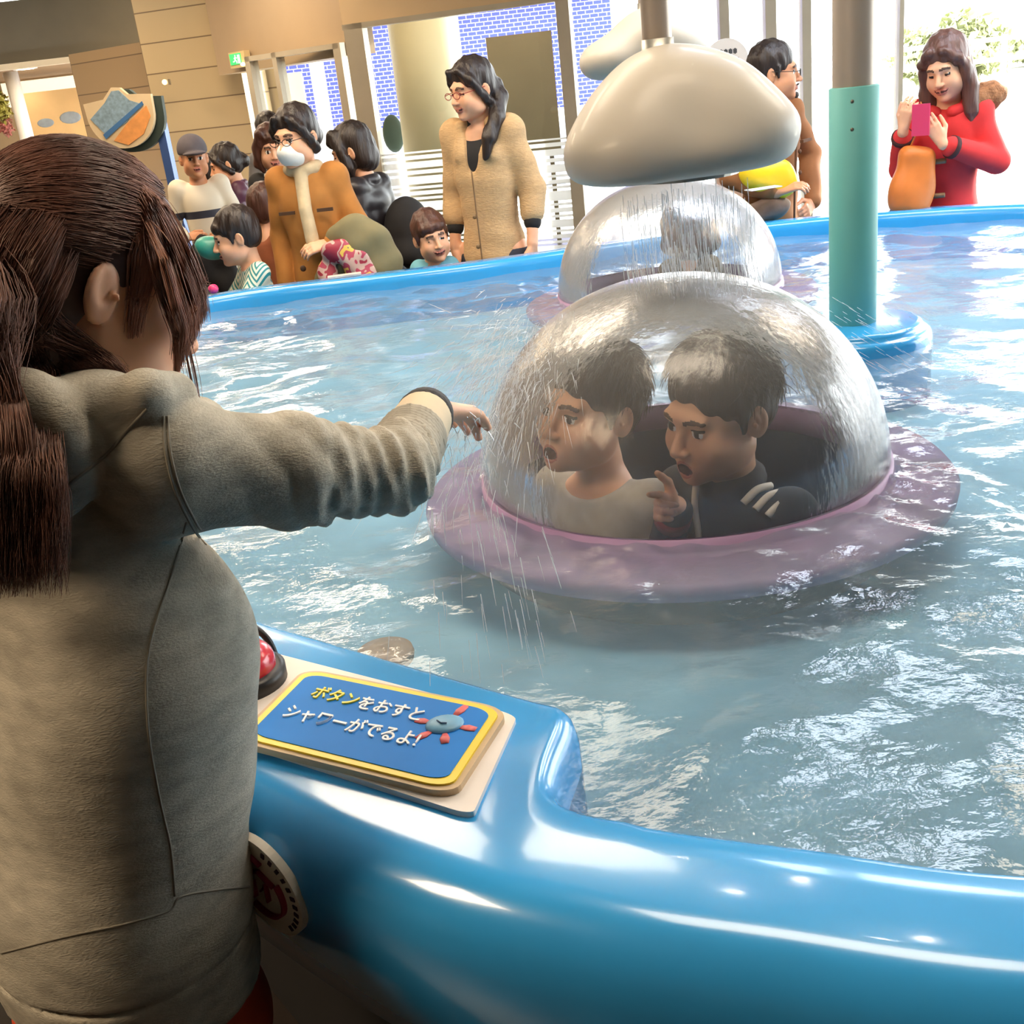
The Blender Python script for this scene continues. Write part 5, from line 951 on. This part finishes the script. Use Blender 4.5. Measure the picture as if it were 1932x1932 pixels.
def gf(x, y, z):
    px, py, pz = x-RS[0], y-RS[1], z-RS[2]; s_ = px*uu[0]+py*uu[1]+pz*uu[2]; t = px*ww[0]+py*ww[1]+pz*ww[2]; r = px*vv[0]+py*vv[1]+pz*vv[2]
    w = np.clip((s_-.02)/.10, 0, 1)*np.clip((.12-np.abs(t))/.03, 0, 1); w2 = np.clip((s_-.09)/.09, 0, 1)
    q = s_+.55*t*(1-.6*w2)+.010*np.sin(31*t+40*r)+.006*np.sin(70*t-20*s_)
    rid = lambda v: 1-2*np.abs(np.sin(v))**.6
    arm = w*(.0030*rid(q*np.pi/.047+.4*np.sin(25*t))*(.5+.5*np.sin(22*t+9*s_+1))+w2*(.0022*np.sin((s_+.10*t)*2*np.pi/.021+2.6*np.sin(21*t+1)+1.2*np.sin(47*t))+.0016*np.sin(q*2*np.pi/.033)))
    b = (1-w)*(.0030*np.sin(9*x+16*z+3)+.0024*np.sin(-14*x+10*y+22*z)+.0016*np.sin(26*z+20*x)+.0012*np.sin(41*z-33*x+2))
    band = .0008*np.clip((BAND-.005-z)/.01, 0, 1)*np.sin(np.arctan2(y+.005, x)*170)
    return arm+b+band
S.disp = gf; V, F, LB = S.mesh(.0048); hd = fastmesh('hoodie', V, F, m_hood, p.o)
from mathutils.bvhtree import BVHTree
bv = BVHTree.FromPolygons([tuple(q) for q in V], [tuple(int(i) for i in q) for q in F])
def drape(pts, off=.0):
    o = loc_of(p, (0, 0, CAMH)); out = []
    for px, py in cr(pts, 8):
        d = L(px, py, 1.0)-o; h = bv.ray_cast(Vector(o), Vector(d).normalized())
        if h[0] is not None: out.append(np.array(h[0]))
    return out
m_seam = mat('seam grey', (138, 131, 118), .9, .1, 30)
def seam(pts, r=.0013):
    q = drape(pts)
    if len(q) > 3: MB().tube(q, r, 6).build('seam', m_seam, hd, True)
for a in ([(308, 785), (312, 850), (330, 925), (362, 992), (388, 1028)], [(316, 785), (321, 850), (339, 922), (371, 988), (396, 1022)], [(352, 985), (322, 1090), (292, 1180), (277, 1260), (280, 1380), (300, 1500), (322, 1600), (330, 1690)], [(2, 1798), (120, 1768), (240, 1742), (318, 1718), (340, 1692), (400, 1680), (470, 1673)]): seam(a)
seam([(278, 772), (240, 812), (200, 858), (130, 915), (60, 975), (2, 1014)], .0017)
# ribbed cuff, cream undersleeve, black wrist band
S = Sculpt(); S.cone(EL+fa*.08, EL+fa*.52, .0415, .038, k=.01); fu = fa/np.linalg.norm(fa)
S.disp = lambda x, y, z: .0014*np.sin(((x-EL[0])*fu[0]+(y-EL[1])*fu[1]+(z-EL[2])*fu[2])*2*np.pi/.0085); p.part('ribbed_cuff', S, mat('rib knit', (172, 164, 148), .9, .1, 20), .003)
S = Sculpt(); S.cone(EL+fa*.45, EL+fa*.86, .0370, .0335, k=.01); p.part('undersleeve', S, mat('cream cotton', (214, 196, 166), .85, .05, 20), .005)
MB().tube([WR-fu*.034, WR-fu*.018, WR-fu*.002], [.0320, .0340, .0320], 28).build('wrist_band', mat('black elastic', (34, 30, 32), .8, .1, 40, bump=.3, bscale=200), p.o, True)
# skirt, leggings, shoes
S = Sculpt(); S.loft([(HEM-.125, .032, .0, .156, .118), (HEM-.085, .032, .0, .167, .127), (HEM-.03, .032, .0, .158, .118), (HEM+.03, 0, -.005, .11, .10)], k=.02); S.disp = fold(.004, (18, 20, 6, 0), (-26, 14, 8, 2)); p.part('orange_skirt', S, mat('orange red twill', (214, 74, 34), .6, .12, 12), .007)
S = Sculpt()
for k in (1, -1): S.cone((k*.06, 0, HEM-.02), (k*.07, .0, .33), .066, .052, k=.03); S.cone((k*.07, 0, .33), (k*.075, .02, .06), .052, .038, k=.02)
p.part('leggings', S, m_black, .008); p.g = .8; p.ank = {k: np.array((k*.075, .02, .06)) for k in (1, -1)}; p.shoes(m_shoe)
# hair: dark cap plus long strands combed back to a half-up tail, loose lengths and a fringe
m_gh = mat('chestnut hair', (120, 84, 72), .42, .45, 30); m_cap = mat('dark chestnut', (74, 48, 40), .5, .3, 30)
S = Sculpt(); E = lambda c, r, k=.012, **kw: S.ell(f.p(c), np.array(r)*f.k, f.M, k=k*f.k, **kw)
E((0, .018, .052), (.082, .097, .088)); E((0, .05, .0), (.066, .058, .080), .03); E((0, .035, -.07), (.055, .045, .06), .03); E((0, -.10, -.045), (.085, .078, .095), .012, op='s')
for q in (-1, 1): E((q*.090, -.012, -.026), (.022, .036, .036), .008, op='s')
p.part('hair', S, m_cap, .005)
rg = np.random.default_rng(21); HC = np.array((0, .018, .052)); HR = np.array((.084, .099, .090))
def onhead(d, r=1.0): d = np.array(d, float); d = d/np.linalg.norm(d); return f.p(HC+d*HR*r)
def slerp(a, b, t): a = a/np.linalg.norm(a); b = b/np.linalg.norm(b); w = math.acos(np.clip(a @ b, -1, 1)); return (math.sin((1-t)*w)*a+math.sin(t*w)*b)/max(math.sin(w), 1e-6)
tie = np.array((-.05, .95, -.10)); C = []; Rr = []
rad = lambda: rg.uniform(.00025, .00065)
for i in range(4200):                     # combed back over the skull
    u = rg.uniform(-1.15, .8); a = np.array((math.sin(u*1.55)*.98, -.60+.50*abs(u)**1.8, .92-1.05*abs(u)**1.4))+rg.normal(0, .035, 3); lift = 1.0+.045*rg.random()**2; b = tie+rg.normal(0, .08, 3)
    t0 = rg.uniform(0, .55)*(rg.random() < .6); wv = rg.normal(0, .005)
    C.append([onhead(slerp(a, b, t)+np.array((0, 0, wv*math.sin(t*5+i))), lift+.015*math.sin(t*3.1)) for t in np.linspace(t0, 1, 9)]); Rr.append(rad())
for i in range(4200):                     # lower side: from behind the ear down to the nape and shoulders
    sgn = -1 if rg.random() < .85 else 1
    w_ = rg.random(); a = np.array((sgn*(.97-.9*w_**1.3), .20+.75*w_, .05-.45*rg.random()))
    if a[1] < .32 and a[2] > -.25: a[1] += .2
    s0 = onhead(a, 1.0+.05*rg.random()); s1 = s0+f.d((sgn*.002, .010+.01*rg.random(), -.048-.02*rg.random()))
    if rg.random() < .30: ex = 150+rg.uniform(0, 95); C.append(cr([s0, s1, L(ex-60+rg.normal(0, 12), 668+rg.normal(0, 8), .985), L(ex, 705+rg.normal(0, 10)+(ex-150)*.15, .975)], 4)); Rr.append(rad()); continue
    ex = 128-260*rg.random()**.8; yb = rg.uniform(960, 1130); k1 = L(60+(ex-60)*.45+rg.normal(0, 14), 700, .985+rg.uniform(-.02, .02)); k2 = L(60+(ex-60)*.8+rg.normal(0, 5), 840, .885+rg.uniform(-.015, .01)); k3 = L(ex+rg.normal(0, 5), yb-80, .855+rg.uniform(-.012, .01)); k4 = L(ex+rg.normal(0, 7), yb, .856+rg.uniform(-.012, .01))
    C.append(cr([s0, s1, k1, k2, k3, k4], 4)); Rr.append(rad())
for i in range(900):                      # tail out of the tie
    s0 = onhead(tie+rg.normal(0, .09, 3), 1.06); ex = rg.uniform(-220, 70); C.append(cr([s0, L(-20+rg.normal(0, 30), 560, .95+rg.normal(0, .02)), L(ex*.6+rg.normal(0, 6), 760, .885), L(ex, 930, .853), L(ex+rg.normal(0, 6), rg.uniform(960, 1100), .853)], 4)); Rr.append(rad())
strands('hair_lengths', C, Rr, m_gh, p.o)
C = []; Rr = []
hv = next(c for c in p.o.children if c.name.startswith('hair') and not c.name.startswith('hair_')); hm = hv.data
vb = np.empty(len(hm.vertices)*3); hm.vertices.foreach_get('co', vb); fb = np.empty(len(hm.loops), np.int32); hm.loops.foreach_get('vertex_index', fb)
bh = BVHTree.FromPolygons([tuple(q) for q in vb.reshape(-1, 3)], [tuple(int(i) for i in q) for q in fb.reshape(-1, 4)])
def onhair(px, py, fallback):
    o = loc_of(p, (0, 0, CAMH)); d = Vector(L(px, py, 1.0)-o).normalized(); h = bh.ray_cast(Vector(o), d)
    return np.array(h[0]-d*.004) if h[0] is not None else L(px, py, fallback)
bm_ = p.o.data; vb = np.empty(len(bm_.vertices)*3); bm_.vertices.foreach_get('co', vb); fb = np.empty(len(bm_.loops), np.int32); bm_.loops.foreach_get('vertex_index', fb)
bb = BVHTree.FromPolygons([tuple(q) for q in vb.reshape(-1, 3)], [tuple(int(i) for i in q) for q in fb.reshape(-1, 4)])
def skin(px, py, Y, off=.004, tol=.06):
    o = loc_of(p, (0, 0, CAMH)); t = L(px, py, Y); d = Vector(t-o).normalized(); best = None
    for b in (bh, bb):
        h = b.ray_cast(Vector(o), d)
        if h[0] is not None and (best is None or h[3] < best[1]): best = (h[0], h[3])
    return np.array(best[0]-d*off) if best and abs(best[1]-np.linalg.norm(t-o)) < tol else t
for i in range(2600):                     # fringe: starts along the parting and falls forward over brow and cheek
    t = rg.random()**.85; q = rg.normal(0, 1); w = rg.random(); s0 = onhair(262+16*t+5*rg.normal(), 334+85*t+6*rg.normal(), 1.03-.04*t)
    C.append(cr([s0, skin(299-4*t+7*q, 380+110*t, 1.035-.05*t, .006+.01*rg.random()), skin(346-26*t+7*q, 462+120*t, 1.055-.06*t, .010+.008*rg.random()), L(374-38*t+6*q, 525+108*t, 1.06-.06*t), L(388-56*t+5*q, 592+115*t-85*w**1.7, 1.06-.06*t)], 4)); Rr.append(rad())
for i in range(450):                      # temple tuft before the ear
    q = rg.normal(0, 1); s0 = onhair(272+10*rg.normal(), 425+18*rg.normal(), .985); z_ = .002+.006*rg.random(); C.append(cr([s0]+[skin(x_+k_*q, y_, 1.0, z_) for x_, y_, k_ in ((275, 470, 11), (270, 515, 11), (262, 560, 9), (252, 640-100*rg.random()**1.3, 7))], 4)); Rr.append(rad())
for i in range(20):
    q = rg.normal(0, 1); C.append(cr([L(325+6*q, 560, 1.01), L(345+5*q, 630, 1.02), L(360+6*q, 700, 1.03), L(370+5*q, 750, 1.03)], 5)); Rr.append(.0004)
strands('fringe', C, Rr, mat('chestnut fringe', (140, 94, 76), .42, .4, 30), p.o)
MB().tube([onhair(262+34*t, 332+155*t, 1.03) for t in np.linspace(0, 1, 12)], .0028, 6).build('hair_band', m_cap, p.o, True)
print('built in %.1f s' % (time.time()-T0))
